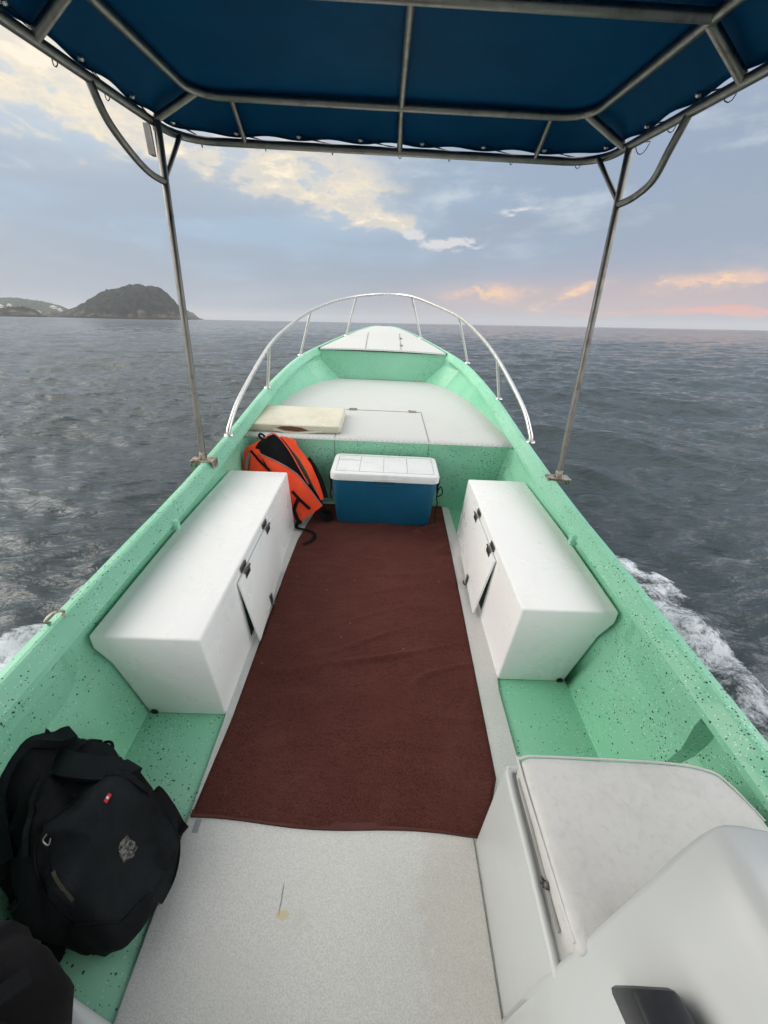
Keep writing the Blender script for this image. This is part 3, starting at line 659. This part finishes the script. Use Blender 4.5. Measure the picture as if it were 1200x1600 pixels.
for sx, b_, t_ in posts:
    z0 = zs(b_[1]) + .01; B0 = Vector((*b_, z0)); T0 = Vector((*t_, ZL))
    p = MB().tube([B0, T0], .0148, 12).build('post', M_TUBE, cf, smooth=True, ang=60)
    J = B0.lerp(T0, .855)
    MB().tube(spline([J, J + Vector((sx * .012, -.09, .012)), J + Vector((sx * .015, -.19, .045)), Vector((sx * (LX - .01), 1.735, 1.765)), Vector((sx * LX, 1.70, ZL))], 6), .0125, 10).build('curved_bracket', M_TUBE, cf, smooth=True, ang=60)
    MB().tube([J + Vector((0, 0, .01)), (sx * (LX - .035), 2.245, ZL)], .010, 8).build('brace', M_TUBE, cf, smooth=True, ang=60)
    if sx < 0:
        MB().box(-.962, -.950, 2.055, 2.095, 1.745, 1.838).box(-.950, -.936, 2.055, 2.059, 1.745, 1.838).build('channel_plate', M_TUBE, cf)
    c = MB(); x0, y0 = b_; c.box(x0 - .052, x0 + .052, y0 - .03, y0 + .03, z0 - .008, z0 + .002); xin = x0 - sx * .052
    c.box(*sorted((xin, xin - sx * .006)), y0 - .03, y0 + .03, z0 - .055, z0 + .001); xot = x0 + sx * .052
    c.box(*sorted((xot, xot + sx * .005)), y0 - .03, y0 + .03, z0 - .045, z0 + .001); c.tube([(x0, y0, z0), (x0, y0 + .004, z0 + .035)], .0185, 12)
    c.disc((xin - sx * .006, y0, z0 - .03), (-sx, 0, 0), .009, .006, 8)
    c.build('post_clamp', M_RUST, cf, bevel=.0015)
for sx in (-1, 1): MB().tube([(sx * .88, -.9, .5), (sx * LX, -.95, ZL)], .0148, 12).build('post', M_TUBE, cf, smooth=True, ang=60)
# fabric: flat top over the upper rail, skirt falling to a scalloped hem just above the lower rail
def outline(x, y1, r, z, N=150):
    P = [Vector(p) for p in rrect(x, YB - .02, y1, r, z, 10)]; L = [0]
    for a, b in zip(P, P[1:]): L.append(L[-1] + (b - a).length)
    out = []
    for k in range(N + 1):
        s_ = L[-1] * k / N; i = max(j for j in range(len(L) - 1) if L[j] <= s_ + 1e-9); out.append(P[i].lerp(P[i + 1], (s_ - L[i]) / (L[i + 1] - L[i])))
    return out
Nn = 264
U = outline(UX + .012, UY + .012, .13, ZU + .018, Nn); Lr = outline(LX + .020, LY + .022, .17, ZL + .012, Nn)
eye_at = []
cv = MB(); rows = []
neye = 33
def hemfrac(k):
    ph = (k / Nn * neye) % 1.0; return .862 + .020 * math.cos(2 * PI * ph) - .02 * mnoise.noise(Vector((k * .11, 0, 0)))
for f in (0, .15, .3, .5, .7, .85, 1.0):
    rw = []
    for k in range(Nn + 1):
        a, b = U[k], Lr[k]; h = hemfrac(k) * f; p = a.lerp(b, h); nn = Vector((b.x - a.x, b.y - a.y, 0)).normalized()
        wr = (.012 * mnoise.noise(Vector((k * .22, f * 1.5, 2))) + .007 * mnoise.noise(Vector((k * .9, f * .8, 5))) * (1.6 if abs(a.y - UY) < .15 and abs(abs(a.x) - UX) < .15 else .5)) * math.sin(PI * min(1, f)) + .010 * f * math.cos(2 * PI * k / Nn * neye)
        rw.append(p + nn * (wr + .004) * min(1, f * 8) + Vector((0, 0, .006 * math.sin(PI * f))))
    rows.append(rw)
cv.loft(rows, False, False)
# top sheet as a grid between the two long sides
half = Nn // 2; tr = []
for k in range(half + 1):
    a, b = U[k], U[Nn - k]; rw = []
    for j in range(25):
        q = j / 24; p = a.lerp(b, q); d = min(q, 1 - q) * 2; p = p + Vector((0, 0, (.012 * (1 - (1 - d) ** 3) + .004 * mnoise.noise(p * 3) * min(1, d * 8)) * min(1, max(0, UY + .012 - p.y) / .12)))
        rw.append(p)
    tr.append(rw)
cv.loft(tr, False, False)
cover = cv.build('canopy_cover', M_CANVAS, boat, smooth=True, ang=75, weld=True)
md = cover.modifiers.new('thickness', 'SOLIDIFY'); md.thickness = .0012; md.offset = 1
hem = MB(); hem.tube([r for r in rows[-1]], .0035, 6); hem.build('hem', M_CANVAS, cover, smooth=True)
for e in range(1, neye):
    k = int(round(e * Nn / neye)); p = rows[-2][k].lerp(rows[-1][k], .45)
    if p.y < -.6: continue
    n_ = Vector((Lr[k].x - U[k].x, Lr[k].y - U[k].y, -.1)).normalized() * -1
    m = MB(); m.disc(p + n_ * .001, n_, .0115, .006, 14, .008); m.disc(p - n_ * .003, -n_, .0115, .004, 14, .008); m.build('eyelet', M_RAIL, cover, smooth=True)
    q = Lr[min(Nn, k + 3)] ; rl = Vector((q.x, q.y, ZL)); c0 = Vector((0, .9, ZL)); inw = (Vector((0, min(q.y, 1.2), ZL)) - rl).normalized()
    tg = (Lr[min(Nn, k + 1)] - Lr[k - 1]).normalized(); sl = tg * rnd.uniform(.01, .06)
    cpts = [p - n_ * .004, p + n_ * .006]
    for q_ in range(9):
        a_ = math.radians(60 - 40 * q_); cpts.append(rl + sl * (1 + q_ * .12) + inw * (.0175 * math.cos(a_)) + Vector((0, 0, .0175 * math.sin(a_))))
    g = MB().tube(cpts + [p - n_ * .008 + Vector((0, 0, .002))], .0016, 5)
    g.build('lacing_cord', M_ROPE, cover)

# small mooring eye on the port gunwale
MB().tube(spline([(-.885, .765, .503), (-.885, .755, .52), (-.875, .775, .53), (-.865, .795, .52), (-.865, .785, .503)], 5), .004, 8).build('mooring_eye', M_RUST, boat, smooth=True)

# ------------------------------------------------------------ towel
tw = MB(); NX, NY = 90, 190
def edge_l(y): return interp(y, [(.505, -.497), (.8, -.478), (1.2, -.474), (1.6, -.470), (1.9, -.462), (2.05, -.44), (2.33, -.40)])
def edge_r(y): return interp(y, [(.48, .345), (.636, .410), (1.2, .424), (1.8, .440), (2.364, .452)])
V = []
for j in range(NY + 1):
    v = j / NY
    for i in range(NX + 1):
        u = i / NX; yn = .508 - .028 * u + .006 * math.sin(u * 9 + 1); yfar = 2.335 + .03 * u; y = yn + (yfar - yn) * v; x = edge_l(y) + (edge_r(y) - edge_l(y)) * u
        z = .0185 + .004 + .003 * mnoise.noise(Vector((x * 5, y * 4, 0)))
        q = Vector((x * 2.2 + .6 * y, y * 7.5 - 1.6 * x, 4)); r_ = 1 - abs(mnoise.noise(q)) * 2
        near = math.exp(-((x - .22) / .22) ** 2 - ((y - 1.95) / .22) ** 2) + .5 * math.exp(-((x - .05) / .22) ** 2 - ((y - 1.05) / .13) ** 2) + .45 * math.exp(-((x + .1) / .3) ** 2 - ((y - .9) / .1) ** 2) + .12
        z += .034 * (max(0, r_ - .60) / .40) ** 1.5 * near + .005 * mnoise.noise(Vector((x * 3.1 + y, y * 11, 8)))
        if i in (0, NX) or j in (0, NY): z = .0135
        V.append((x, y, z))
F = [(a, a + 1, a + NX + 2, a + NX + 1) for j in range(NY) for a in range(j * (NX + 1), j * (NX + 1) + NX)]
tw.v = V; tw.f = F; towel = tw.build('towel', M_TOWEL, None, smooth=True, ang=180); boat_side.append(towel)
tag(towel, 'long dark maroon terry towel spread over the white floor between the lockers', 'towel')
md = towel.modifiers.new('t', 'SOLIDIFY'); md.thickness = .004; md.offset = -1; md.use_rim = True
hm = MB()
def on_towel(i, j): return Vector(V[j * (NX + 1) + i])
hm.ribbon([on_towel(i, 0) + Vector((0, .009, .0045)) for i in range(0, NX + 1, 3)], .016, .003); hm.build('hem', cloth('maroon_hem', (.075, .025, .022), (.10, .035, .03), .8, 300, .3), towel)
MB().box(-.478, -.462, .478, .508, .0135, .0150).build('tag', cloth('grey_tag', (.20, .22, .24), (.30, .31, .33), .7), towel)

# ------------------------------------------------------------ cooler
ck = empty('cooler', (.040, 2.175, .020)); ck.rotation_euler.z = math.radians(-.8); tag(ck, 'blue cooler box with white lid on the far end of the towel', 'cooler')
def rrz(hx, hy, r, z, cy=0, n=5):
    P = []
    for cx_, cy_, a0 in ((hx - r, hy - r, 0), (-hx + r, hy - r, PI / 2), (-hx + r, -hy + r, PI), (hx - r, -hy + r, 1.5 * PI)):
        P += [(cx_ + r * math.cos(a0 + PI / 2 * k / n), cy + cy_ + r * math.sin(a0 + PI / 2 * k / n), z) for k in range(n + 1)]
    return P
bdy = MB(); bdy.loft([rrz(.275, .085, .03, .0, .02), rrz(.290, .100, .035, .006, .02), rrz(.296, .108, .035, .03, .02), rrz(.302, .128, .035, .20, .012), rrz(.306, .142, .035, .325, .004), rrz(.306, .142, .035, .330, .004)])
body = bdy.build('body', M_COOL, ck, smooth=True, ang=40)
MB().box(-.07, .07, -.1425, -.136, .30, .312).build('finger_recess', M_COOL, ck, bevel=.002)
ld_ = MB(); ld_.loft([rrz(.312, .148, .04, .331, .004), rrz(.318, .155, .042, .336, .004), rrz(.318, .155, .042, .366, .004), rrz(.313, .150, .040, .376, .004), rrz(.300, .137, .035, .380, .004)])
lid = ld_.build('lid', M_LID, ck, smooth=True, ang=35)
gr = MB()
def line(x0, y0, x1, y1, z=.3805): gr.ribbon([(x0, y0, z), (x1, y1, z)], .0022, .0012)
y0_, y1_ = -.115, .118; X_ = .285
for a in ((-X_, y0_, X_, y0_), (-X_, y1_, X_, y1_), (-X_, y0_, -X_, y1_), (X_, y0_, X_, y1_), (-.15, y0_, -.15, y1_), (-.01, y0_, -.01, y1_), (.13, y0_, .13, y1_), (-X_, .045, -.15, .045)): line(*a)
gr.build('lid_groove', cloth('grey_groove', (.30, .30, .31), (.42, .42, .43), .8), lid)  # grey lines laid on the lid as grooves
MB().box(-.062, .062, -.1545, -.1515, .338, .356).build('latch_tab', M_LID, lid, bevel=.001)
MB().box(-.060, .060, -.1560, -.1548, .3345, .3370).build('tab_shadow_strip', M_GAP, lid)  # solid dark strip painted as the shadow under the latch tab
for sx in (-1, 1):
    hb = MB(); hb.box(*sorted((sx * .304, sx * .326)), -.03, .05, .285, .318); hb.build('handle_bracket', M_LID, ck, bevel=.004)
    rp = MB(); x0 = sx * .322
    rp.tube(spline([(x0, -.025, .325), (x0 + sx * .012, -.03, .30), (x0 + sx * .004, -.035, .24), (x0 + sx * .010, -.04, .20)] + ([(x0 + .035, -.05, .23), (x0 + .02, -.045, .27), (x0 + .004, -.035, .21), (x0 + .012, -.045, .15), (x0 + .006, -.05, .06), (x0 + .01, -.055, .005)] if sx > 0 else [(x0 - .004, -.04, .15)]), 6), .0045 if sx < 0 else .0038, 7); rp.build('handle_cord', M_ROPE, ck, smooth=True)
    MB().tube([(x0, -.028, .345), (x0 + sx * .006, -.032, .215)], .007, 7).build('grip', M_ROPE, ck, smooth=True)

# ------------------------------------------------------------ deck cushion, torn at its front edge
cu = empty('deck_cushion', (-.570, 2.655, .4825)); cu.rotation_euler.z = math.radians(.5); tag(cu, 'yellowed flat cushion torn along its front edge on the bow deck', 'cushion')
def cushion(hx, hy, h, r, name, mt, parent, cor=.05, top_in=.012, seed=0, sink=.0):
    m = MB(); rings = []
    for z, ins in ((0.0, .008), (.12, .0), (.5, -.004), (.85, .002), (.96, top_in), (1.0, top_in * 2.2), (1.03, top_in * 5), (1.05, top_in * 9), (1.055, top_in * 13)):
        P = rrz(hx - ins, hy - ins, max(.004, cor - ins * .5), z * h, 0, 8); rings.append([(x, y, zz + (.004 * mnoise.noise(Vector((x * 9, y * 9, seed))) if z > .4 else 0)) for x, y, zz in P])
    m.loft(rings); return m.build(name, mt, parent, smooth=True, ang=60)
cs_ = cushion(.312, .218, .052, .04, 'cover', M_CUSH, cu, .035, .008, 1)
MB().tube(rrz(.316, .222, .035, .047, 0, 6), .0028, 6, closed=True).build('piping', M_CUSH, cu, smooth=True)
tm = MB(); tm.add([(-.10, -.2235, .030), (-.06, -.2245, .042), (0, -.225, .044), (.06, -.2245, .038), (.11, -.2235, .018), (.04, -.225, .010), (-.04, -.225, .016)], [(0, 1, 2, 3, 4, 5, 6)]); tm.build('torn_opening', M_FOAMCORE, cu)
fl = MB(); fl.ribbon([(-.12, -.226, .022), (-.05, -.231, .008), (.03, -.232, .004), (.12, -.228, .010), (.2, -.224, .018)], .012, .003, (0, -1, .2)); fl.build('torn_flap', M_CUSH, cu)

# ------------------------------------------------------------ seat cushion on the console
sc_ = empty('seat_cushion', (.5475, .295, .4035)); tag(sc_, 'thick grey white vinyl seat cushion in front of the helm console', 'seat cushion')
def seat():
    m = MB(); ol = [(-.130, -.120), (-.190, -.124), (-.2110, -.118), (-.2155, -.05), (-.2165, .05), (-.217, .14), (-.208, .163), (-.15, .166), (.10, .160), (.185, .148), (.212, .125), (.236, .06), (.240, -.06), (.240, -.13), (.1, -.136)]
    P = spline([(a, b, 0) for a, b in ol], 5, True); c = Vector((0, 0, 0)); rings = []
    for z, s_ in ((0, .965), (.01, .99), (.035, 1.0), (.060, 1.0), (.069, .985), (.074, .96), (.077, .90), (.080, .7), (.081, .45), (.081, .2)):
        rings.append([(p.x * s_, p.y * s_, z + .0025 * mnoise.noise(Vector((p.x * 11 * s_, p.y * 11 * s_, z * 20)))) for p in P])
    m.loft(rings); return m.build('cover', M_SEAT, sc_, smooth=True, ang=60)
seat()
pp = spline([(-.211, -.110, 0), (-.221, .14, 0), (-.211, .166, 0), (-.15, .170, 0), (.10, .164, 0), (.188, .151, 0), (.216, .127, 0), (.238, .06, 0)], 6)
MB().tube([(p.x, p.y, .066) for p in pp], .0028, 6).build('piping', M_SEAT, sc_, smooth=True)
MB().ribbon([(-.2175, y, .030 + .004 * math.sin(y * 20)) for y in (-.09, -.05, 0, .05, .1, .14)], .010, .003, (-1, 0, 0)).build('zipper', cloth('zip_tape', (.35, .34, .32), (.28, .27, .25), .8), sc_)
MB().ribbon([(-.221, -.035, .040), (-.223, -.03, .030), (-.223, -.022, .022)], .012, .004, (-1, 0, 0)).build('zip_end', M_MUD, sc_)

# ------------------------------------------------------------ life vest leaning on the bow deck face
vest = empty('life_vest', (-.55, 2.12, .0)); tag(vest, 'orange life vest with black lining slumped between left locker and cooler', 'life vest')
lean = math.atan2(.21, .5)
FR = (Vector((-0.0 + .55, 2.09 - 2.12, 0)), Vector((1, 0, 0)), Vector((0, .4236, 1.0)), Vector((0, -.92, .39)))
def vp(pts, th, name, mt, off, puff=.0): return slab(pts, FR, th, name, mt, vest, puff, off=off)
vp([(-.842, .17), (-.842, .308), (-.835, .411), (-.812, .437), (-.735, .477), (-.700, .470), (-.66, .40), (-.63, .28), (-.63, .17)], .03, 'back_panel', M_ORANGE, -.010, .012)
vp([(-.755, .20), (-.77, .419), (-.745, .462), (-.711, .490), (-.653, .514), (-.600, .493), (-.534, .410), (-.480, .320), (-.437, .246), (-.350, .145), (-.340, .112), (-.42, .10), (-.60, .16)], .03, 'lining', M_BLACK, -.004, .010)
vp([(-.723, .400), (-.611, .358), (-.503, .300), (-.42, .215), (-.338, .121), (-.39, .082), (-.463, .030), (-.488, .040), (-.531, .103), (-.60, .235), (-.664, .309)], .028, 'front_panel', M_ORANGE, .034, .020)
vp([(-.790, .20), (-.785, .36), (-.776, .416), (-.73, .365), (-.664, .309), (-.600, .240), (-.55, .15), (-.515, .08), (-.488, .042), (-.52, .020), (-.62, .06), (-.72, .12)], .028, 'front_panel', M_ORANGE, .022, .016)
vp([(-.606, .505), (-.56, .497), (-.517, .487), (-.508, .455), (-.455, .40), (-.414, .346), (-.371, .265), (-.345, .20), (-.333, .161), (-.351, .150), (-.394, .220), (-.440, .305), (-.468, .349), (-.534, .445), (-.575, .488)], .018, 'side_panel', M_ORANGE, .022, .004)
def on_v(a, b, off): O, ua, ub, nn = FR; return O + ua * a + ub * b + nn * off
MB().tube(spline([on_v(a, b, .026) for a, b in [(-.700, .488), (-.653, .517), (-.600, .484), (-.540, .412), (-.479, .316), (-.430, .241)]], 6), .0045, 6).build('piping', M_PINK, vest, smooth=True)
MB().tube(spline([on_v(a, b, .050) for a, b in [(-.723, .400), (-.611, .358), (-.503, .300), (-.42, .215), (-.340, .122)]], 6), .0035, 6).build('piping', M_GREYTAPE, vest, smooth=True)
MB().ribbon([on_v(a, b, .052) for a, b in [(-.776, .416), (-.73, .365), (-.664, .309), (-.63, .28)]], .014, .003, tuple(FR[3])).build('edge_tape', M_BLACK, vest)
MB().ribbon([on_v(a, b, .026) for a, b in [(-.792, .40), (-.806, .36), (-.812, .31)]], .018, .003, tuple(FR[3])).build('reflective_tape', M_GREYTAPE, vest)
MB().ribbon([on_v(a, b, .071) for a, b in [(-.520, .199), (-.477, .156), (-.410, .102)]], .017, .004, tuple(FR[3])).build('strap', M_BLACK, vest)
MB().ribbon([on_v(a, b, o_) for a, b, o_ in [(-.480, .160, .078), (-.497, .125, .078), (-.508, .092, .074), (-.492, .05, .064), (-.478, .018, .05)]], .022, .004, tuple(FR[3])).build('strap', M_BLACK, vest)
MB().tube(spline([on_v(a, b, .0) for a, b in [(-.700, .485), (-.715, .505), (-.735, .512), (-.742, .500), (-.72, .480)]], 5), .007, 6).build('hang_loop', M_BLACK, vest, smooth=True)
MB().ribbon(spline([on_v(a, b, o_) for a, b, o_ in [(-.440, .385, .0), (-.400, .335, .01), (-.372, .29, .012), (-.345, .235, .012), (-.322, .165, .02)]], 4), .03, .012, tuple(FR[3])).build('strap', M_BLACK, vest)
tail = [(-.485, 2.07, .035), (-.49, 2.016, .028), (-.433, 1.994, .026), (-.385, 1.965, .030), (-.362, 1.925, .028), (-.372, 1.885, .026), (-.417, 1.843, .026)]
MB().ribbon(spline([Vector(p) - Vector((-.55, 2.12, 0)) for p in tail], 4), .020, .003).build('strap', M_BLACK, vest)
MB().ribbon(spline([Vector(p) - Vector((-.55, 2.12, 0)) for p in [(-.36, 2.12, .09), (-.33, 2.10, .045), (-.30, 2.12, .035), (-.305, 2.17, .04), (-.345, 2.18, .06)]], 4), .034, .012).build('strap', M_BLACK, vest)
MB().box(.052, .084, -.065, -.040, .024, .042).build('buckle', M_DARKP, vest, bevel=.004)

# ------------------------------------------------------------ soft bags
def soft_bag(outline, cz, H, name, mt, parent, org, seed, peak=(0, 0), crease=.008, base=.0, zfun=None):
    P = spline([(a, b, 0) for a, b in outline], 5, True); c = Vector((sum(p.x for p in P) / len(P) + peak[0], sum(p.y for p in P) / len(P) + peak[1], 0)); rings = []
    prof_ = [(0, .90), (.04, .95), (.15, .99), (.30, 1.0), (.48, .975), (.66, .91), (.80, .82), (.90, .70), (.96, .55), (.99, .36), (1.0, .15)]
    rings.append([(c.x + (p.x - c.x) * .5, c.y + (p.y - c.y) * .5, base) for p in P])
    for z, s_ in prof_:
        r = []
        for p in P:
            q = c + (p - c) * s_; hh = H * z; tilt = zfun(q.x, q.y) if zfun else 1.0
            k = mnoise.fractal(Vector((q.x * 7, q.y * 7, seed + z * 1.3)), .8, 2.1, 4) * crease * 2; kk = (1 - abs(mnoise.noise(Vector((q.x * 9 + q.y * 3, q.y * 4, seed + 3))))) ** 6 * crease
            d = (p - c).normalized() * (k * .8 * (1 if z > .02 else 0)); r.append((q.x + d.x, q.y + d.y, base + hh * tilt + (k + kk) * min(1, z * 3)))
        rings.append(r)
    m = MB(); m.loft(rings); m.v = [(x - org[0], y - org[1], z - org[2]) for x, y, z in m.v]
    return m.build(name, mt, parent, smooth=True, ang=80)
org = (-.70, .44, .0)
bp = empty('backpack', org); tag(bp, 'black backpack lying on the green floor at the left with grey smear', 'backpack')
OUT = [(-.93, .50), (-.90, .60), (-.86, .640), (-.790, .640), (-.72, .615), (-.655, .575), (-.60, .545), (-.53, .515), (-.487, .465), (-.455, .385), (-.465, .325), (-.49, .272), (-.53, .240), (-.59, .235), (-.67, .250), (-.77, .28), (-.87, .33), (-.93, .40)]
OUT = [(-.72 + (a + .72) * .95, .42 + (b - .42) * .95) for a, b in OUT]
def tilt(x, y): return 1.0 + .90 * (-(x + .60)) / .3 * .6 + .10 * math.sin((x * .8 + y) * 26) * min(1, max(0, (-.66 - x) / .1))
soft_bag(OUT, 0, .225, 'body', M_BLACK, bp, org, 2, (-.05, .03), .020, .004, tilt)
def bz(x, y, dz=0): return Vector((x - org[0], y - org[1], dz))
from mathutils.bvhtree import BVHTree
def surf(o, pts, off=.003):
    """drop points onto a part's surface (part frame = thing frame)"""
    bv = BVHTree.FromPolygons([v.co for v in o.data.vertices], [p.vertices for p in o.data.polygons]); out = []
    for x, y in pts:
        loc, nr, i, d = bv.ray_cast(Vector((x - org[0], y - org[1], 2)), Vector((0, 0, -1)))
        out.append((loc if loc is not None else Vector((x - org[0], y - org[1], .01))) + Vector((0, 0, off)))
    return out
bb = bpy.data.objects['body.001'] if 'body.001' in bpy.data.objects else None
bb = [c for c in bp.children if c.name.startswith('body')][0]
# front pocket, a raised panel with its own seam
POC = [(-.705, .385), (-.69, .44), (-.655, .495), (-.605, .520), (-.545, .498), (-.500, .455), (-.480, .385), (-.495, .325), (-.535, .268), (-.600, .265), (-.660, .290), (-.700, .335)]
pk_ = spline([(a, b, 0) for a, b in POC], 5, True); cc = sum(pk_, Vector((0, 0, 0))) / len(pk_); rings = []
for s_, lift in ((1.02, -.012), (1.0, .003), (.97, .007), (.90, .011), (.75, .013), (.5, .015), (.2, .016)):
    rings.append([p + Vector((0, 0, .002 * mnoise.noise(Vector((p.x * 20, p.y * 20, 1))))) for p in surf(bb, [((cc + (p - cc) * s_).x, (cc + (p - cc) * s_).y) for p in pk_], lift)])
m = MB(); m.loft(rings); pocket = m.build('front_pocket', M_BLACK2, bp, smooth=True, ang=70)
MB().tube(surf(bb, [(p.x, p.y) for p in pk_], .006), .0022, 6, closed=True).build('pocket_seam', M_BLACK, bp, smooth=True)
def line_on(pts, n=6): return [(p.x, p.y) for p in spline([(a, b, 0) for a, b in pts], n)]
MB().ribbon(surf(pocket, line_on([(-.690, .365), (-.672, .325), (-.640, .300), (-.600, .283)]), .003), .008, .003).build('zipper', M_BLACK, bp)
MB().ribbon(surf(pocket, line_on([(-.655, .322), (-.632, .304), (-.605, .288)]), .0045), .006, .002).build('zip_teeth', cloth('brass_zip', (.025, .025, .018), (.05, .048, .034), .5), bp)
MB().tube(surf(pocket, line_on([(-.690, .372), (-.693, .362), (-.683, .358), (-.683, .368)]), .006), .0018, 6).build('zip_pull', M_TUBE, bp)
def patch(x, y, w, h, a, name, mt, off):
    ca, sa = math.cos(a), math.sin(a); q = [(x + u * ca - v * sa, y + u * sa + v * ca) for u, v in ((-w, -h), (w, -h), (w, h), (-w, h))]; p = surf(pocket if True else bb, q, off); z = max(v.z for v in p); top = [Vector((v.x, v.y, v.z)) for v in p]
    m = MB(); m.loft([[v - Vector((0, 0, .003)) for v in top], top]); return m.build(name, mt, bp)
patch(-.606, .446, .0032, .0080, -.25, 'badge', M_RED, .004); patch(-.606, .446, .0022, .0020, -.25, 'badge_mark', M_WPATCH, .0052)
sm_ = [( -.553 + .014 * math.cos(a) * (1 + .3 * mnoise.noise(Vector((a * 2, 0, 0)))), .385 + .018 * math.sin(a) * (1 + .8 * mnoise.noise(Vector((a * 2, 5, 0))))) for a in [2 * PI * k / 18 for k in range(18)]]
sp_ = surf(pocket, sm_, .0035); m = MB(); m.loft([[v - Vector((0, 0, .003)) for v in sp_], sp_]); m.build('grey_smear', M_MUD, bp)
MB().ribbon(surf(bb, line_on([(-.80, .60), (-.835, .54), (-.845, .47), (-.83, .40), (-.79, .34)]), .014), .050, .018).build('shoulder_strap', M_BLACK2, bp, smooth=True, ang=50)
MB().ribbon(surf(bb, line_on([(-.755, .62), (-.765, .55), (-.76, .47), (-.745, .40), (-.72, .34)]), .006), .010, .005).build('main_zip', M_BLACK2, bp)
MB().ribbon(surf(bb, line_on([(-.79, .34), (-.76, .30), (-.72, .28)]), .010), .020, .004).build('strap_webbing', M_BLACK, bp)
# compression strap flap, shoulder strap, haul loop, webbing
MB().ribbon(spline([bz(-.80, .53, .262), bz(-.77, .520, .278), bz(-.73, .510, .285), bz(-.67, .512, .268), bz(-.630, .525, .245), bz(-.618, .545, .215)], 5), .055, .016).build('shoulder_strap', M_BLACK2, bp, smooth=True, ang=50)
MB().ribbon(surf(bb, line_on([(-.64, .555), (-.58, .525), (-.52, .492), (-.497, .478)]), .010), .026, .006).build('side_strap', M_BLACK, bp)
MB().ribbon(surf(bb, line_on([(-.66, .50), (-.60, .50), (-.54, .485)]), .012), .010, .004).build('side_strap', M_BLACK, bp)
MB().tube(spline([bz(-.83, .575, .30), bz(-.86, .585, .325), bz(-.90, .56, .32), bz(-.93, .53, .30), bz(-.95, .48, .26)], 6), .0075, 8).build('haul_loop', M_BLACK, bp, smooth=True)
MB().tube(spline([bz(-.79, .60, .15), bz(-.765, .63, .165), bz(-.745, .633, .165), bz(-.735, .622, .155)], 5), .004, 7).build('zip_pull', M_BLACK, bp, smooth=True)
MB().ribbon(spline([bz(-.70, .285, .05), bz(-.695, .265, .03), bz(-.69, .245, .012), bz(-.70, .225, .010)], 4), .045, .008).build('lower_strap', M_BLACK, bp)
org2 = (-.58, .02, .40)
db = empty('duffel_bag', org2); tag(db, 'dark charcoal fabric bag at the lower left corner on the white seat box', 'bag')
OUT2 = [(-.80, .215), (-.66, .212), (-.545, .205), (-.505, .190), (-.455, .160), (-.405, .112), (-.385, .05), (-.38, -.10), (-.42, -.30), (-.62, -.36), (-.78, -.3), (-.82, 0)]
soft_bag(OUT2, 0, .18, 'body', M_DARKCOAT, db, org2, 9, (0, 0), .012, .404)
MB().ribbon([(.02, .13, .178), (.07, .09, .183), (.13, .06, .172), (.19, .05, .12)], .03, .004).build('webbing', M_BLACK, db)
MB().ribbon([(.08, .02, .190), (.12, .07, .182), (.15, .11, .150)], .022, .004).build('webbing', M_BLACK, db)

# ------------------------------------------------------------ put everything aboard onto the pitched boat
for o in boat_side: o.matrix_world = BOAT @ (Matrix.Translation(o.location) @ o.rotation_euler.to_matrix().to_4x4())

# ------------------------------------------------------------ haze
hz = MB().box(-16000, 16000, -16000, 16000, -8, 180); 
hm_ = bpy.data.materials.new('sea_haze'); hm_.use_nodes = True; nt = hm_.node_tree; nt.nodes.clear()
out = nt.nodes.new('ShaderNodeOutputMaterial'); pv_ = nt.nodes.new('ShaderNodeVolumePrincipled'); pv_.inputs['Color'].default_value = (.88, .90, .95, 1); pv_.inputs['Density'].default_value = .00014; pv_.inputs['Anisotropy'].default_value = .2
nt.links.new(pv_.outputs[0], out.inputs['Volume']); hzo = hz.build('haze', hm_); tag(hzo, 'thin pale sea haze over the water', kind='stuff')
